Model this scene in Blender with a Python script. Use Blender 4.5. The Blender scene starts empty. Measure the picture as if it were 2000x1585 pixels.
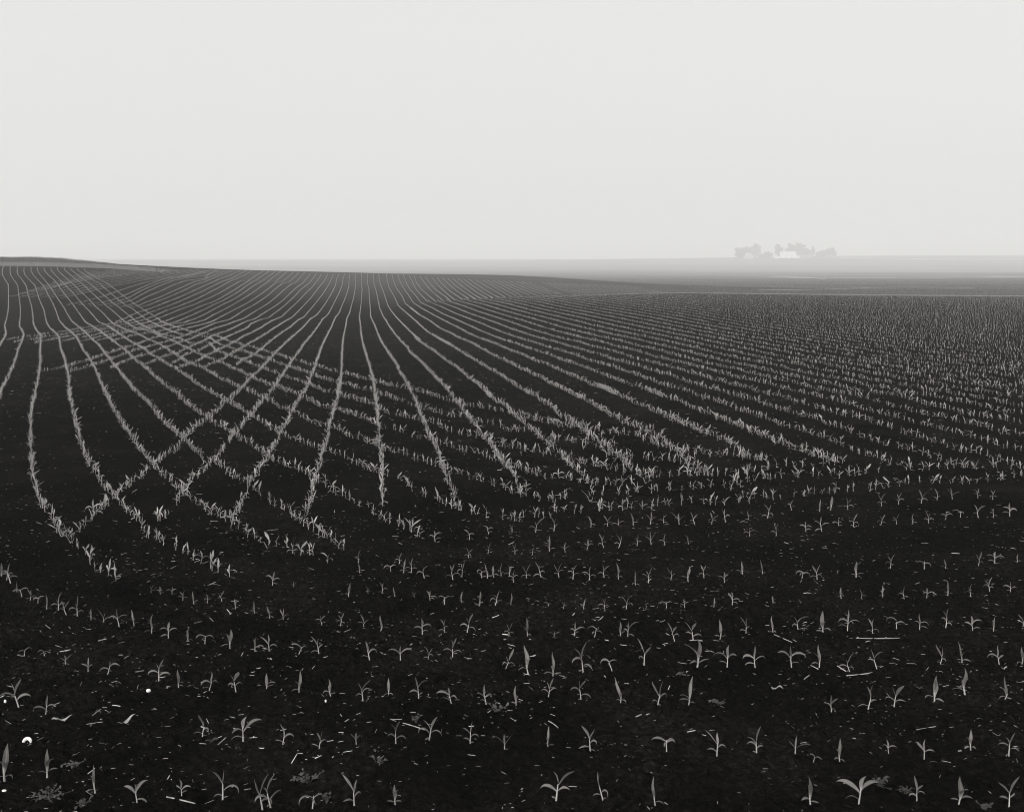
import bpy, math, random
import numpy as np

random.seed(11)
RNG = np.random.default_rng(7)
scene = bpy.context.scene
COL = scene.collection

# ------------------------------------------------------------------ survey of the field
# Rows were surveyed from the photograph as picture points; each point is carried out to
# the place on the real ground (height field below) where its line of sight meets it.
F_PX, CX, HORIZ, CAM_H = 2362.0, 1000.0, 500.0, 2.6
REG = {'R1': (0, 500, 8), 'R2': (200, 500, 8), 'R3': (400, 500, 8), 'R4': (600, 500, 8),
       'R5': (0, 640, 8), 'R6': (200, 640, 8), 'R7': (400, 640, 8), 'R8': (600, 640, 8),
       'S1': (800, 520, 6.667), 'S2': (1050, 520, 6.667), 'S4': (800, 660, 6.667),
       'S5': (1050, 660, 6.667), 'S6': (1300, 660, 6.667),
       'Z5': (0, 750, 3.962), 'Z6': (450, 750, 3.636), 'Z7': (950, 750, 3.636),
       'Z8': (1450, 750, 3.636), 'P': (0, 0, 1)}
ROWS = '''
A0 R1 60,165 40,200 30,280 70,360 130,450 133,600 133,820 110,960 70,1100 90,1200 95,1240 R5 90,130 30,230 0,290 P -25,720 -50,790
A1 R1 165,165 155,220 160,290 210,370 275,460 290,600 320,820 315,980 300,1100 345,1180 375,1240 R5 375,130 340,230 280,360 250,500 190,640 130,790 80,890 30,960 0,1040 P -20,830 -38,900 -40,980 -30,1070 -12,1125
A2 R1 275,180 265,220 275,290 340,370 410,470 435,600 490,780 510,900 520,1060 560,1160 600,1210 R5 640,130 635,250 625,380 630,520 615,690 590,850 550,1000 520,1140 Z5 245,200 235,400 235,550 260,750 300,890 345,990 400,1060 440,1130 500,1200 560,1270 640,1340 710,1410 750,1450 800,1475 850,1490 900,1515 960,1550
A3 R1 380,190 370,220 385,300 440,360 550,470 585,600 640,750 690,860 720,1030 780,1140 850,1190 R5 910,130 935,250 960,380 1010,520 1040,650 1080,820 1080,1000 1090,1150 Z5 545,120 575,280 610,400 650,540 700,640 770,760 830,860 890,900 930,940 970,1000 1060,1070 1130,1140 1200,1200 1280,1260 1370,1300 1460,1350 1530,1380 1600,1410 1680,1460 1780,1490
A4 R1 490,185 480,220 510,290 600,390 690,480 745,600 830,760 880,880 920,1010 1010,1120 1100,1190 R5 1190,150 1250,260 1300,370 1400,500 1450,600 1540,770 1600,930 1680,1100 Z5 830,120 890,230 970,350 1030,450 1100,540 1190,640 1240,700 1320,770 1400,840 1480,890 1580,960 1640,1010 1720,1040 1790,1080 1920,1170 Z6 210,1110 270,1130 360,1160 400,1170 480,1205 580,1235 700,1270 745,1275
A5 R1 590,185 580,215 610,280 690,370 770,470 850,590 920,700 990,800 1060,930 1120,1030 1250,1130 R5 1330,80 1430,180 1540,280 1630,410 1720,510 1800,620 1900,740 Z5 1050,70 1120,130 1210,230 1290,320 1400,430 1480,490 1560,560 1640,600 1700,640 1770,700 1840,750 1920,790 Z6 180,770 250,820 320,870 400,900 460,940 520,1000 600,1050 670,1090 740,1140 800,1180 850,1210
T5 P 700,1101 780,1098 915,1086 953,1085 1006,1084 1039,1083 1073,1076 1104,1078 1146,1072 1179,1069 1208,1068 1244,1065 1272,1064 1299,1061 1345,1059 1464,1048 1516,1047 1574,1040 1605,1036 1638,1030 1667,1028 1720,1025 1751,1024 1783,1020 1814,1018 1847,1014 1876,1013 1911,1008 1940,1006 1972,1001 2010,997
A6 R1 695,190 685,215 740,290 860,390 950,520 1040,640 1130,750 1200,850 1270,950 1330,1040 1450,1110 1600,1210 R6 60,140 180,230 330,340 400,410 500,510 600,580 720,690 830,790 Z5 1250,0 1350,70 1440,150 1540,230 1610,270 1700,330 1800,400 1870,450 1960,490 Z6 250,510 340,560 410,595 460,625 530,660 590,700 660,740 720,770 790,800 850,830 900,850 960,880 990,900 1050,930 1110,970 1180,990 1240,1020 1300,1060 1350,1090 1390,1110
T6 P 850,1062 917,1055 955,1048 1000,1046 1046,1041 1082,1037 1154,1033 1187,1030 1208,1028 1237,1027 1270,1024 1296,1021 1327,1018 1357,1016 1390,1014 1417,1014 1461,1011 1499,1007 1546,997 1601,995 1622,993 1656,993 1722,988 1755,984 1799,981 1830,979 1860,977 1910,975 1939,973 2000,965
A7 R1 800,190 790,215 870,310 970,410 1070,510 1180,630 1270,740 1370,840 1450,930 1540,1040 1650,1080 1800,1180 R6 130,20 250,90 350,170 450,230 540,280 640,340 760,430 880,500 1010,570 1140,660 1250,730 1370,820 1480,900 1590,970 1700,1030 1800,1090 1880,1130 Z5 1760,150 1830,190 1920,240 Z6 200,265 280,310 350,350 420,385 490,405 570,430 640,460 700,490 770,520 850,550 930,590 1000,620 1060,650 1130,680 1190,700 1240,730 1310,770 1380,800 1470,820 1550,870 1620,900 P 930,1004 960,1012 1006,1010 1064,1007 1093,1000 1151,1004 1211,997 1255,993 1347,988 1400,985 1466,978 1499,974 1541,970 1576,967 1620,962 1651,962 1696,962 1780,948 1806,948 1832,947 1887,944 1915,941 2010,934
A8 R1 905,185 890,210 960,290 1060,370 1170,470 1290,590 1400,690 1480,790 1590,880 1680,980 1760,1060 1860,1110 R6 380,50 560,110 700,190 860,250 980,330 1100,400 1200,470 1330,550 1450,600 1580,650 1700,710 1830,800 R7 300,830 430,890 540,940 650,970 730,1030 830,1080 920,1110 Z6 330,160 430,200 540,250 600,280 660,300 720,320 770,340 860,370 930,390 1000,420 1060,450 1110,480 1200,495 1270,520 1340,540 1400,560 1460,580 1540,610 1620,640 1700,670 1780,700 1850,720 1920,740 P 1000,963 1020,970 1060,983 1089,977 1114,976 1148,970 1199,970 1285,962 1345,958 1412,953 1455,943 1505,938 1601,931 1629,931 1659,935 1700,930 1760,926 1850,920 2010,912
A9 R1 1010,185 1000,215 1100,300 1200,380 1300,450 1400,550 1510,650 1640,770 1780,880 1900,990 R2 360,1040 500,1130 R6 690,50 800,90 920,150 1040,190 1150,240 1270,310 1400,370 1500,420 1600,470 1740,520 R7 330,590 450,650 560,700 700,780 830,830 950,880 1080,930 1150,950 1220,980 1320,1010 1400,1050 Z6 560,120 620,155 690,170 800,200 880,235 960,265 1020,290 1080,320 1160,325 1250,350 1320,370 1400,380 1500,420 1600,450 1700,480 1800,510 1870,540 P 1016,912 1040,925 1070,932 1110,940 1140,947 1200,945 1260,944 1290,935 1350,930 1400,930 1450,925 1500,920 1550,915 1620,910
A10 R1 1110,190 1100,215 1200,290 1300,370 1420,450 1540,550 R2 0,600 70,660 160,740 260,810 340,880 420,940 500,1010 560,1050 660,1110 800,1180 900,1230 R6 1150,160 1250,200 1380,260 R7 80,250 150,350 200,380 300,420 380,450 500,490 590,520 700,570 800,600 900,640 1000,680 1100,720 1180,760 1280,790 1400,830 1500,860 R8 100,930 200,980 300,1010 400,1040 540,1070 650,1110 Z6 1060,170 1110,205 1180,215 1240,240 1300,255 1330,265 1430,280 1500,310 1570,330 1610,340 1680,360 1750,370 1870,390 1950,420 Z7 0,430 70,420 150,440 290,480 400,490 630,540 690,570 760,580 820,610 900,620 1010,640
A11 R1 1210,195 1205,220 1290,270 1400,350 1480,400 1560,430 R2 0,480 100,560 200,650 300,730 390,790 470,830 540,890 620,950 700,1010 800,1060 900,1110 1050,1180 1250,1240 R7 0,150 100,180 170,240 250,280 370,310 440,340 520,360 620,390 740,430 840,460 900,490 1000,520 1100,550 1200,580 1300,610 1400,650 1500,690 R8 0,720 100,760 200,800 330,830 450,860 560,880 650,900 740,940 850,980 950,990 1060,1010 1150,1060 1230,1080 1300,1110 1420,1150 S4 120,900 250,940 350,970 440,1000 520,1010 620,1030 740,1050 870,1090 950,1110 1050,1130 Z7 90,300 190,330 300,335 400,360 470,390 550,410 610,420 740,440 880,490 1010,520 1110,530 1150,540 1300,550 1500,580
A12 R1 1320,200 1310,230 1400,280 1500,340 1600,400 R2 0,395 100,450 200,530 300,610 430,700 520,770 640,840 730,900 830,960 920,1030 1050,1090 1200,1130 1400,1200 R7 160,130 280,180 400,230 470,240 560,270 620,300 740,310 850,350 950,380 1080,420 1180,450 1280,490 1380,520 1500,540 R8 0,580 150,600 400,690 530,700 650,740 800,790 900,810 1020,840 1100,870 1250,910 1350,940 S4 100,710 220,740 330,780 450,810 550,830 650,860 760,900 870,920 1000,940 1130,960 1250,980 Z7 390,270 520,300 600,310 780,330 830,350 980,370 1110,400 1200,430 1300,460 1400,480 1540,480 1650,500 1830,520 2000,560
B0 R4 850,275 848,430 858,510 852,600 845,720 830,850 815,960 830,1080 R8 835,0 845,130 870,270 910,400 950,540 1000,700 1040,860 1055,980 1060,1100 1075,1200 Z6 1030,80 1040,200 1050,300 1055,400 1070,480 1080,560 1075,650 1075,760 1085,870
B1 R4 760,280 750,380 755,480 740,580 720,680 690,780 670,880 650,930 620,980 605,1090 R8 600,0 570,130 555,260 545,400 540,560 530,700 520,830 500,960 470,1070 Z6 780,0 765,90 740,180 710,290 690,390 660,480 640,580 610,680 580,800 560,860 548,930
B2 R4 670,280 655,360 650,480 620,590 580,700 540,790 500,900 440,970 400,1060 R8 380,0 280,190 210,360 180,460 130,600 80,730 R7 1600,930 1570,1000 1530,1070 Z6 510,80 470,150 430,220 400,290 350,360 320,420 280,490 240,560 190,650 140,730 100,820 60,890 20,970 10,1020
B3 R4 585,280 560,360 545,460 500,580 450,680 390,800 340,900 300,950 240,990 190,1080 R8 160,0 70,130 0,210 R7 1560,250 1480,380 1380,510 1310,620 1240,720 1180,810 1120,900 1060,990 960,1090 Z6 200,170 140,240 80,310 30,360 Z5 1800,420 1750,480 1680,560 1620,640 1560,700 1500,750 1440,810 1400,880 1340,950 1270,1020 1220,1080
B4 R4 495,280 460,370 440,470 370,610 290,740 220,840 R3 1750,930 1700,960 1640,1000 1560,1100 R7 1540,0 1430,100 1320,200 1200,310 1100,420 1000,530 900,630 810,720 710,810 600,930 500,1040 Z5 1850,70 1740,150 1680,220 1600,280 1530,330 1440,420 1380,490 1320,530 1240,590 1180,650 1100,710 1040,770 970,830 900,900 850,940 780,990 710,1060 640,1130 580,1180 540,1210
B5 R4 410,280 370,380 325,470 250,590 150,720 60,830 R3 1600,900 1545,970 1470,1000 1380,1080 R7 1340,0 1200,90 1070,190 960,280 870,360 780,430 680,490 590,530 500,600
B6 R4 325,280 270,390 220,450 140,550 60,660 R3 1600,720 1500,830 1420,910 1360,970 1250,1030 1130,1110 R7 1110,0 950,110 800,200 650,290 540,350 430,420 370,450 270,520 180,560 80,590 0,630
B7 R4 230,280 180,360 125,430 60,510 R3 1600,560 1500,670 1400,770 1300,860 1200,960 1050,1020 900,1110 R7 900,0 750,80 600,150 480,230 360,290 230,350 170,390 80,430 R6 1600,470 1520,520 1400,560 1300,600 1200,640
B8 R3 1740,280 1680,370 1620,440 1520,510 1400,640 1300,730 1200,820 1090,900 1000,970 850,1010 700,1080 R7 690,0 520,80 380,140 280,190 150,250 0,320 R6 1500,370 1380,400 1270,460 1200,500 1100,560
B9 R3 1650,280 1600,340 1530,430 1440,490 1340,580 1240,680 1130,770 1000,850 880,930 790,990 640,1030 R7 480,0 350,60 200,110 100,150 R6 1600,215 1480,260 1370,320 1250,370 1160,420 1050,440 930,480 760,550 650,590
B10 R3 1560,260 1420,420 1340,450 1220,550 1110,650 1000,740 870,820 740,900 620,980 480,1030 330,1090 160,1140 0,1210 R6 1500,130 1400,180 1280,220 1180,250 1050,300 900,350 780,400 660,430 560,470 300,560 120,650
B11 R3 1470,260 1320,410 1220,430 1110,510 1000,610 880,700 750,780 620,850 500,930 390,1000 280,1030 150,1060 R6 1600,10 1450,70 1300,130 1150,180 1000,230 850,270 700,310 600,350 500,370 370,420 200,480 0,560 R5 1480,590 1400,620 1300,650 1200,670 1090,710
B12 R3 1390,255 1220,400 1110,420 1000,510 880,600 760,680 630,760 510,820 380,890 250,960 120,1030 R2 1600,1070 1400,1120 R6 1000,100 850,160 700,200 600,250 480,290 280,350 100,410 R5 1600,440 1450,500 1330,540 1200,570 1100,600 950,650 800,670 640,700
B13 R3 1280,250 1110,400 1000,400 880,480 760,570 640,650 500,730 380,800 250,870 130,930 R2 1600,1010 1450,1050 1300,1080 R6 1000,40 800,80 600,110 400,150 R5 1980,160 1850,190 1730,230
B14 R3 1190,245 1070,330 1000,395 880,400 760,470 640,560 520,640 400,710 270,770 140,840 R2 1600,920 1450,990 1270,1050 1050,1080 R6 640,35 400,80 200,130 R5 1650,180 1500,210
B15 R3 1100,245 1020,310 900,390 780,390 650,470 530,560 400,640 270,710 130,770 R2 1600,840 1400,930 1200,1020 1030,1070 800,1110 600,1150 R5 1850,90 1700,120 1550,150 1400,190 1260,220
B16 R3 1010,240 870,330 800,385 690,390 560,470 440,550 320,620 200,690 90,740 R2 1600,765 1500,810 1300,900 1100,980 980,1030 750,1090 500,1140 R5 1750,60 1600,90 1450,130 1300,160 1180,170 1080,200 980,220
B17 R3 910,240 740,350 680,385 560,390 440,460 320,530 200,600 100,650 R2 1600,690 1450,760 1250,830 1050,910 900,970 700,1050 400,1110 R5 1650,30 1500,60 1350,90 1200,130 1080,140 950,170 800,200 660,220 540,250
B18 R3 740,235 600,310 490,360 420,385 320,440 200,510 100,560 R2 1600,615 1400,710 1200,790 1000,860 820,940 700,990 450,1060 R5 1700,0 1500,20 1350,50 1150,80 1000,110 850,140 700,150 600,180 520,200 400,200 300,215 210,240
B19 R3 650,230 480,320 380,370 280,400 170,450 R2 1600,540 1400,630 1200,720 1000,800 740,890 560,980 400,1030 R5 1400,0 1250,15 1100,50 900,80 700,100 560,140 450,150 300,165 150,190 90,200
B20 R3 560,230 330,330 230,360 130,410 R2 1600,465 1400,560 1200,650 1000,730 800,810 690,850 550,890 420,950 320,1000 200,1040
B21 R3 470,225 300,280 150,340 60,380 R2 1600,410 1450,450 1300,530 1100,620 900,700 700,780 600,800
B22 R3 380,225 180,290 50,340 R2 1600,380 1450,400 1250,490 1050,580 850,670 650,740 560,785 450,800 260,800
B23 R3 290,225 60,290 R2 1600,355 1300,390 1100,460 900,560 700,640 510,745 400,780 270,790
B24 R3 190,222 R2 1600,310 1300,345 1100,390 900,470 700,560 450,700 300,740 120,790
B25 R3 90,220 R2 1400,310 1100,360 850,440 600,550 390,670 200,730 60,760 R1 1500,780 1380,785
B26 R2 1800,225 1600,270 1400,305 1000,350 750,440 500,550 300,640 130,700 0,730 R1 1400,755 1220,770
B27 R2 1600,240 1300,310 900,370 700,410 400,500 R1 2000,500 1800,570 1600,640 1300,720 1050,770
B28 R2 1700,220 1500,260 1200,320 900,345 700,370 400,430 R1 2000,430 1800,470 1600,510 1400,560 1150,620 960,660
B33 R2 1200,220 800,265 400,300 R1 2000,300 1600,350 1270,400 980,460 720,530 440,580 160,640
B42 R2 500,205 200,210 R1 1700,222 1340,238
C1 R4 940,280 940,420 965,520 970,650 980,760 990,880 990,960 1040,1060 R8 1065,0 1110,120 1160,230 1220,330 1300,450 1380,570 1440,680 1520,800 Z6 1290,80 1330,150 1350,220 1390,320 1430,390 1470,470 1500,560 1515,640 1540,700 1580,780 1600,850 1610,900
C2 R4 1030,280 1045,440 1075,540 1105,680 1130,810 1180,940 1240,1030 R8 1290,0 1370,110 1480,240 1580,340 S4 0,190 110,290 220,400 320,500 430,620 520,720 600,830 Z6 1640,170 1700,260 1760,330 1830,410 1890,490 1950,560 Z7 60,480 110,540 160,610 210,680 225,740
C3 R4 1115,280 1140,440 1180,530 1220,650 1260,780 1310,860 1380,950 1470,1050 R8 1540,0 1660,120 1780,220 S4 60,0 190,100 330,190 470,300 610,390 730,480 850,580 960,680 1080,780 Z7 0,60 80,130 160,190 230,260 310,320 390,380 460,450 530,510 580,560 640,620 700,680 740,740
C4 R4 1235,275 1255,400 1280,500 1340,600 1390,700 1420,780 1520,870 S1 0,650 100,740 230,860 400,960 540,1040 S4 350,0 530,100 680,200 830,290 1000,390 1160,470 1290,560 1420,640 1560,730 Z7 270,50 360,100 440,160 530,230 600,280 680,330 740,390 830,440 900,480 960,520 1010,590 1050,640 1110,680
C5 R4 1320,280 1350,400 1390,500 1490,640 1530,750 1640,830 1760,930 S1 0,540 130,640 270,720 400,820 560,890 S4 620,0 800,70 920,140 1060,220 1200,280 1340,350 1480,420 S5 0,500 150,580 300,660 450,740 600,820 Z7 640,90 760,150 870,210 950,260 1030,300 1130,350 1240,410 1310,450 1400,530 1470,580 1530,620 1600,660
C6 R4 1410,280 1450,400 1500,500 1600,640 1660,740 S1 170,560 330,650 480,730 640,810 780,890 S4 880,0 1050,60 1200,120 1350,190 1500,240 1650,310 1800,370 S5 170,380 320,440 450,500 600,560 720,620 880,680 1030,750 Z7 780,10 900,70 1040,130 1150,170 1270,230 1390,290 1440,300 1530,350 1600,380 1700,410 1780,460 1850,510 1950,540
C7 R4 1500,290 1560,450 1600,520 1710,640 1770,730 S1 200,505 300,550 440,630 600,700 760,770 900,840 1050,900 1200,960 1400,1020 1550,1080 S5 0,180 200,250 400,330 580,380 740,440 900,500 1050,560 1200,610 1350,660 1500,710 1650,770 Z7 1140,50 1280,100 1420,150 1560,210 1680,260 1800,300 1880,330 Z8 140,360 220,400 300,430 370,460 460,500 540,530 650,560 740,590
U8 R4 1590,300 1640,400 S1 80,300 160,390 240,470
U9 S1 60,130 90,220 160,310 250,390 345,470
U10 S1 140,140 200,230 280,320 370,400 450,465
U11 S1 210,140 260,220 340,310 470,400 540,465
U12 S1 290,150 350,230 450,330 590,445
U13 S1 360,150 420,230 530,330 690,440
U14 S1 425,150 500,230 620,330 770,430
U15 S1 500,160 600,260 700,330 860,435
U16 S1 560,160 680,260 800,350 930,430
U17 S1 630,160 760,260 900,360 1010,420
U18 S1 700,170 840,270 980,360 1080,415
U19 S1 770,170 920,270 1060,360 1160,410
U20 S1 860,180 1010,270 1150,350 1240,405
U21 S1 950,185 1100,270 1320,400
U22 S1 1010,185 1200,290 1390,390
U23 S1 1080,185 1280,290 1460,390
U24 S1 1150,190 1370,300 1560,380
U25 S1 1220,195 1450,300 1660,380
U26 S1 1300,200 1540,300 1750,375
U27 S1 1390,200 1620,300 1850,375
U28 S1 1460,205 1700,300 1930,370
U29 S1 1550,210 1780,300 2000,375
'''
# height of the ground: for each bearing (picture column) depth:height knots
TERR = {
 -700: '0:0 14:-.34 35:-.86 59:-1.34 71:-1.63 80:-1.63 84:-1.45 91:-1.24 98:-1.03 106:-.77 113.5:-.4 126:-.07 135:.46 149:.87 160:1.3 168:1.7 178:2.0 192:1.95 210:1.6 300:-4.13 400:-5.39 440:-5.82 500:-6.63 650:-8.13 900:-10.36 1200:-12.13 1500:-12.01 1800:-10.36 2000:-7.56 2200:-5.78 3000:-6.04 4200:-6.82 6500:-8.96',
 100: '0:0 14:-.34 35:-.86 59:-1.34 71:-1.63 80:-1.63 84:-1.45 91:-1.24 98:-1.03 106:-.77 113.5:-.4 126:-.07 135:.46 149:.87 160:1.3 168:1.7 178:2.0 192:1.95 210:1.6 300:-4.13 400:-5.39 440:-5.82 500:-6.63 650:-8.13 900:-10.36 1200:-12.13 1500:-12.01 1800:-10.36 2000:-7.56 2200:-5.78 3000:-6.04 4200:-6.82 6500:-8.96',
 300: '0:0 14:-.34 35:-.86 59:-1.36 71:-1.62 80:-1.9 86:-2.03 95:-1.9 106:-1.5 120:-1.05 135:-.45 150:.25 160:.7 172:1.14 180:1.15 200:.8 300:-4.13 400:-5.39 440:-5.82 500:-6.63 650:-8.13 900:-10.36 1200:-12.13 1500:-12.01 1800:-10.36 2000:-7.56 2200:-5.78 3000:-6.04 4200:-6.82 6500:-8.96',
 450: '0:0 14:-.34 35:-.86 59:-1.36 71:-1.6 86:-1.98 97:-2 106:-1.8 120:-1.5 135:-1.1 150:-.7 160:-.45 168:0 175:.6 182:.6 200:.2 300:-4.13 400:-5.39 440:-5.82 500:-6.63 650:-8.13 900:-10.36 1200:-12.13 1500:-12.01 1800:-10.36 2000:-7.56 2200:-5.78 3000:-6.04 4200:-6.82 6500:-8.96',
 700: '0:0 14:-.34 35:-.86 59:-1.35 69:-1.5 87:-1.84 100:-2.04 110:-2.08 121:-1.88 134.5:-1.67 152.6:-1.44 161:-1.15 168:-.6 176.5:.0 182:.1 190:.05 200:-.2 300:-4.13 400:-5.39 440:-5.82 500:-6.63 650:-8.13 900:-10.36 1200:-12.13 1500:-12.01 1800:-10.36 2000:-7.56 2200:-5.78 3000:-6.04 4200:-6.82 6500:-8.96',
 850: '0:0 14:-.34 35:-.86 60:-1.3 80:-1.6 100:-1.8 112:-1.78 125:-1.7 140:-1.5 155:-1.1 168:-.55 178:-.25 190:-.4 207:-.3 220:-.6 300:-4.13 400:-5.39 440:-5.82 500:-6.63 650:-8.13 900:-10.36 1200:-12.13 1500:-12.01 1800:-10.36 2000:-7.56 2200:-5.78 3000:-6.04 4200:-6.82 6500:-8.96',
 1000: '0:0 14:-.34 35:-.86 42:-.98 60:-1.28 80:-1.32 100:-1.32 116:-1.33 124:-1.7 134:-2 142:-1.8 152:-1.5 165:-.82 172:-.78 180:-1 195:-1.1 210:-.78 220:-.75 240:-1 400:-5.39 440:-5.82 500:-6.63 650:-8.13 900:-10.36 1200:-12.13 1500:-12.01 1800:-10.36 2000:-7.56 2200:-5.78 3000:-6.04 4200:-6.82 6500:-8.96',
 1300: '0:0 14:-.34 35:-.84 42:-.96 60:-.95 74:-.87 95:-.8 112:-.78 120:-1.1 132:-2.2 145:-2.6 160:-2.3 175:-1.7 185:-1.7 230:-3.10 262:-3.52 300:-4.13 400:-5.39 440:-5.82 500:-6.63 650:-8.13 900:-10.55 1200:-12.64 1470:-13.58 1790:-9.53 1980:-5.78 2180:-2.94 2560:-2.28 4200:-10.28 6500:-16.28',
 1650: '0:0 14:-.34 35:-.84 42:-.95 60:-.97 80:-.95 100:-.92 110:-.95 120:-1.3 135:-2 150:-2.6 180:-2.43 230:-3.10 262:-3.52 300:-4.13 400:-5.39 440:-5.82 500:-6.63 650:-8.13 900:-10.55 1200:-12.64 1470:-12.96 1790:-8.01 1980:-2.43 2140:1.88 2560:3.90 4200:-4.10 6500:-10.10',
 2000: '0:0 14:-.34 35:-.84 42:-.95 60:-1 80:-1 100:-1 108:-1.02 120:-1.4 135:-2.2 150:-2.6 180:-2.43 230:-3.10 262:-3.52 300:-4.13 400:-5.39 440:-5.82 500:-6.63 650:-8.13 900:-10.55 1200:-12.64 1470:-12.34 1730:-6.92 1890:-3.00 2050:-0.44 2300:2.11 2900:5.67 4200:-2.33 6500:-8.33',
 2700: '0:0 14:-.34 35:-.84 42:-.95 60:-1 80:-1.05 100:-1.1 108:-1.15 120:-1.5 135:-2.3 150:-2.6 180:-2.43 230:-3.10 262:-3.52 300:-4.13 400:-5.39 440:-5.82 500:-6.63 650:-8.13 900:-10.55 1200:-12.64 1470:-12.34 1730:-6.92 1890:-3.00 2050:-0.44 2300:2.11 2900:5.67 4200:-2.33 6500:-8.33'}

# the nearest seedlings, one by one: picture base x, y, height (px), habit
SEED = [
 ('in the row nearest the camera', '9,1515,72,I 92,1519,55,I 186,1536,56,I 268,1549,38,T 355,1554,32,T 435,1549,60,L 513,1568,70,V 529,1570,66,Y 610,1572,32,D 692,1578,62,L 772,1578,42,I 1086,1577,60,Y 1178,1577,52,L 1280,1577,55,I 1583,1573,52,I 1677,1574,56,T 1791,1573,50,V 1872,1587,60,I 1971,1588,62,V'),
 ('in the second row from the camera', '395,1441,47,L 475,1448,48,T 552,1453,45,L 623,1459,36,L 696,1463,27,S 773,1468,48,Y 838,1466,48,Y 918,1467,43,L 985,1472,30,S 1070,1477,40,I 1153,1483,52,L 1302,1480,36,D 1400,1483,50,L 1478,1478,53,Y 1553,1474,33,S 1588,1480,16,D 1640,1480,45,I 1736,1477,28,T 1805,1477,40,T 1896,1473,42,I 1970,1472,47,Y'),
 ('in the third row from the camera', '37,1386,55,Y 89,1397,40,T 310,1332,42,Y 349,1340,38,I 408,1344,38,T 461,1350,45,Y 520,1355,34,I 584,1360,42,I 646,1364,33,I 709,1369,42,V 759,1373,33,I 818,1378,40,R 882,1380,33,T 950,1383,40,T 1008,1382,42,I 1071,1379,38,V 1135,1380,43,Y 1212,1383,43,I 1284,1387,48,L 1345,1385,50,I 1624,1383,34,R 1695,1378,50,L 1746,1378,45,Y 1825,1377,50,I 1885,1378,50,I 1962,1374,45,I'),
 ('in the fourth row from the camera', '3,1135,28,I 13,1142,18,D 21,1149,38,Y 33,1159,22,I 43,1169,20,D 59,1174,22,L 74,1183,14,D 91,1187,30,I 114,1196,35,Y 130,1201,30,V 151,1211,40,Y 178,1214,22,I 203,1222,30,L 233,1232,36,T 262,1239,30,I 296,1250,38,I 329,1255,30,T 368,1257,26,I 400,1270,22,D 449,1272,37,I 498,1278,32,L 526,1280,34,L 583,1288,24,D 623,1289,37,L 722,1294,36,L 782,1293,30,T 836,1294,25,V 884,1297,37,Y 987,1300,40,Y 1032,1310,52,I 1080,1313,45,I 1139,1310,60,Y 1196,1309,30,D 1258,1312,50,V 1362,1312,55,I 1420,1308,42,T 1475,1306,42,T 1546,1307,42,T 1600,1305,46,I 1660,1304,37,Y 1713,1303,38,R 1836,1298,36,L 1879,1295,38,I 1952,1293,38,T 1996,1292,34,I'),
 ('in the short row curving off low on the left', '47,1282,16,D 88,1290,14,D 128,1301,22,S 172,1313,28,S 210,1318,27,T'),
 ('in the fifth row from the camera', '295,1156,18,V 313,1163,17,T 336,1170,20,T 357,1176,22,V 379,1182,25,I 405,1183,19,T 434,1189,23,Y 459,1198,20,I 497,1205,25,I 527,1209,25,I 553,1210,25,L 629,1217,20,R 665,1220,27,Y 709,1226,30,V 743,1229,33,I 825,1234,32,T 868,1235,27,L 912,1236,36,Y 994,1240,26,V 1030,1243,36,I 1082,1244,14,S 1121,1242,28,T 1161,1241,23,D 1212,1241,30,I 1226,1243,30,R 1318,1243,38,V 1354,1243,37,V 1406,1242,38,I 1457,1236,32,L 1510,1237,35,I 1560,1239,35,R 1608,1242,44,I 1655,1240,40,T 1704,1231,30,L 1751,1230,35,D 1796,1230,32,T 1847,1231,38,Y 1900,1226,30,T 1940,1225,28,I 1998,1215,24,V'),
 ('in the sixth row from the camera', '532,1147,28,T 573,1151,14,S 681,1165,27,I 719,1165,17,V 746,1168,24,L 770,1169,22,I 809,1169,13,V 840,1177,20,T 868,1180,20,D 901,1181,22,I 937,1182,27,I 967,1180,30,Y 998,1182,26,I 1033,1182,8,D 1072,1181,10,D 1100,1186,15,L 1140,1187,20,I 1180,1187,22,Y 1223,1188,27,L 1262,1187,8,S 1302,1185,15,D 1337,1187,20,L 1394,1187,20,I 1430,1185,26,T 1510,1183,18,I 1564,1181,12,S 1643,1175,22,I 1683,1174,20,L 1723,1168,23,I 1766,1169,26,Y 1810,1168,20,T 1851,1165,29,I 1896,1161,27,Y 1933,1157,29,Y 1974,1157,22,T'),
 ('in the seventh row from the camera', '702,1114,21,I 763,1119,13,D 788,1123,27,I 803,1124,30,Y 829,1129,24,R 885,1136,33,V 902,1131,27,Y 941,1126,18,D 952,1130,29,I 965,1127,25,I 979,1126,27,Y 995,1125,22,I 1003,1133,24,T 1028,1129,28,V 1057,1131,30,L 1092,1132,30,V 1119,1131,29,Y 1152,1132,28,Y 1180,1134,26,R 1208,1134,31,I 1241,1136,31,I 1267,1134,31,Y 1310,1132,24,L 1344,1135,28,I 1375,1131,26,V 1415,1136,23,T 1451,1125,27,I 1489,1128,25,I 1566,1127,18,D 1596,1130,31,L 1636,1123,8,S 1672,1126,34,I 1739,1119,29,Y 1805,1112,20,D 1846,1113,18,I 1911,1104,28,V 1943,1101,24,T 1986,1100,18,I'),
]

# ------------------------------------------------------------------ ground height
YG = np.geomspace(1.0, 6600.0, 1780)
UG = np.linspace(-0.8, 0.8, 321)

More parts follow.
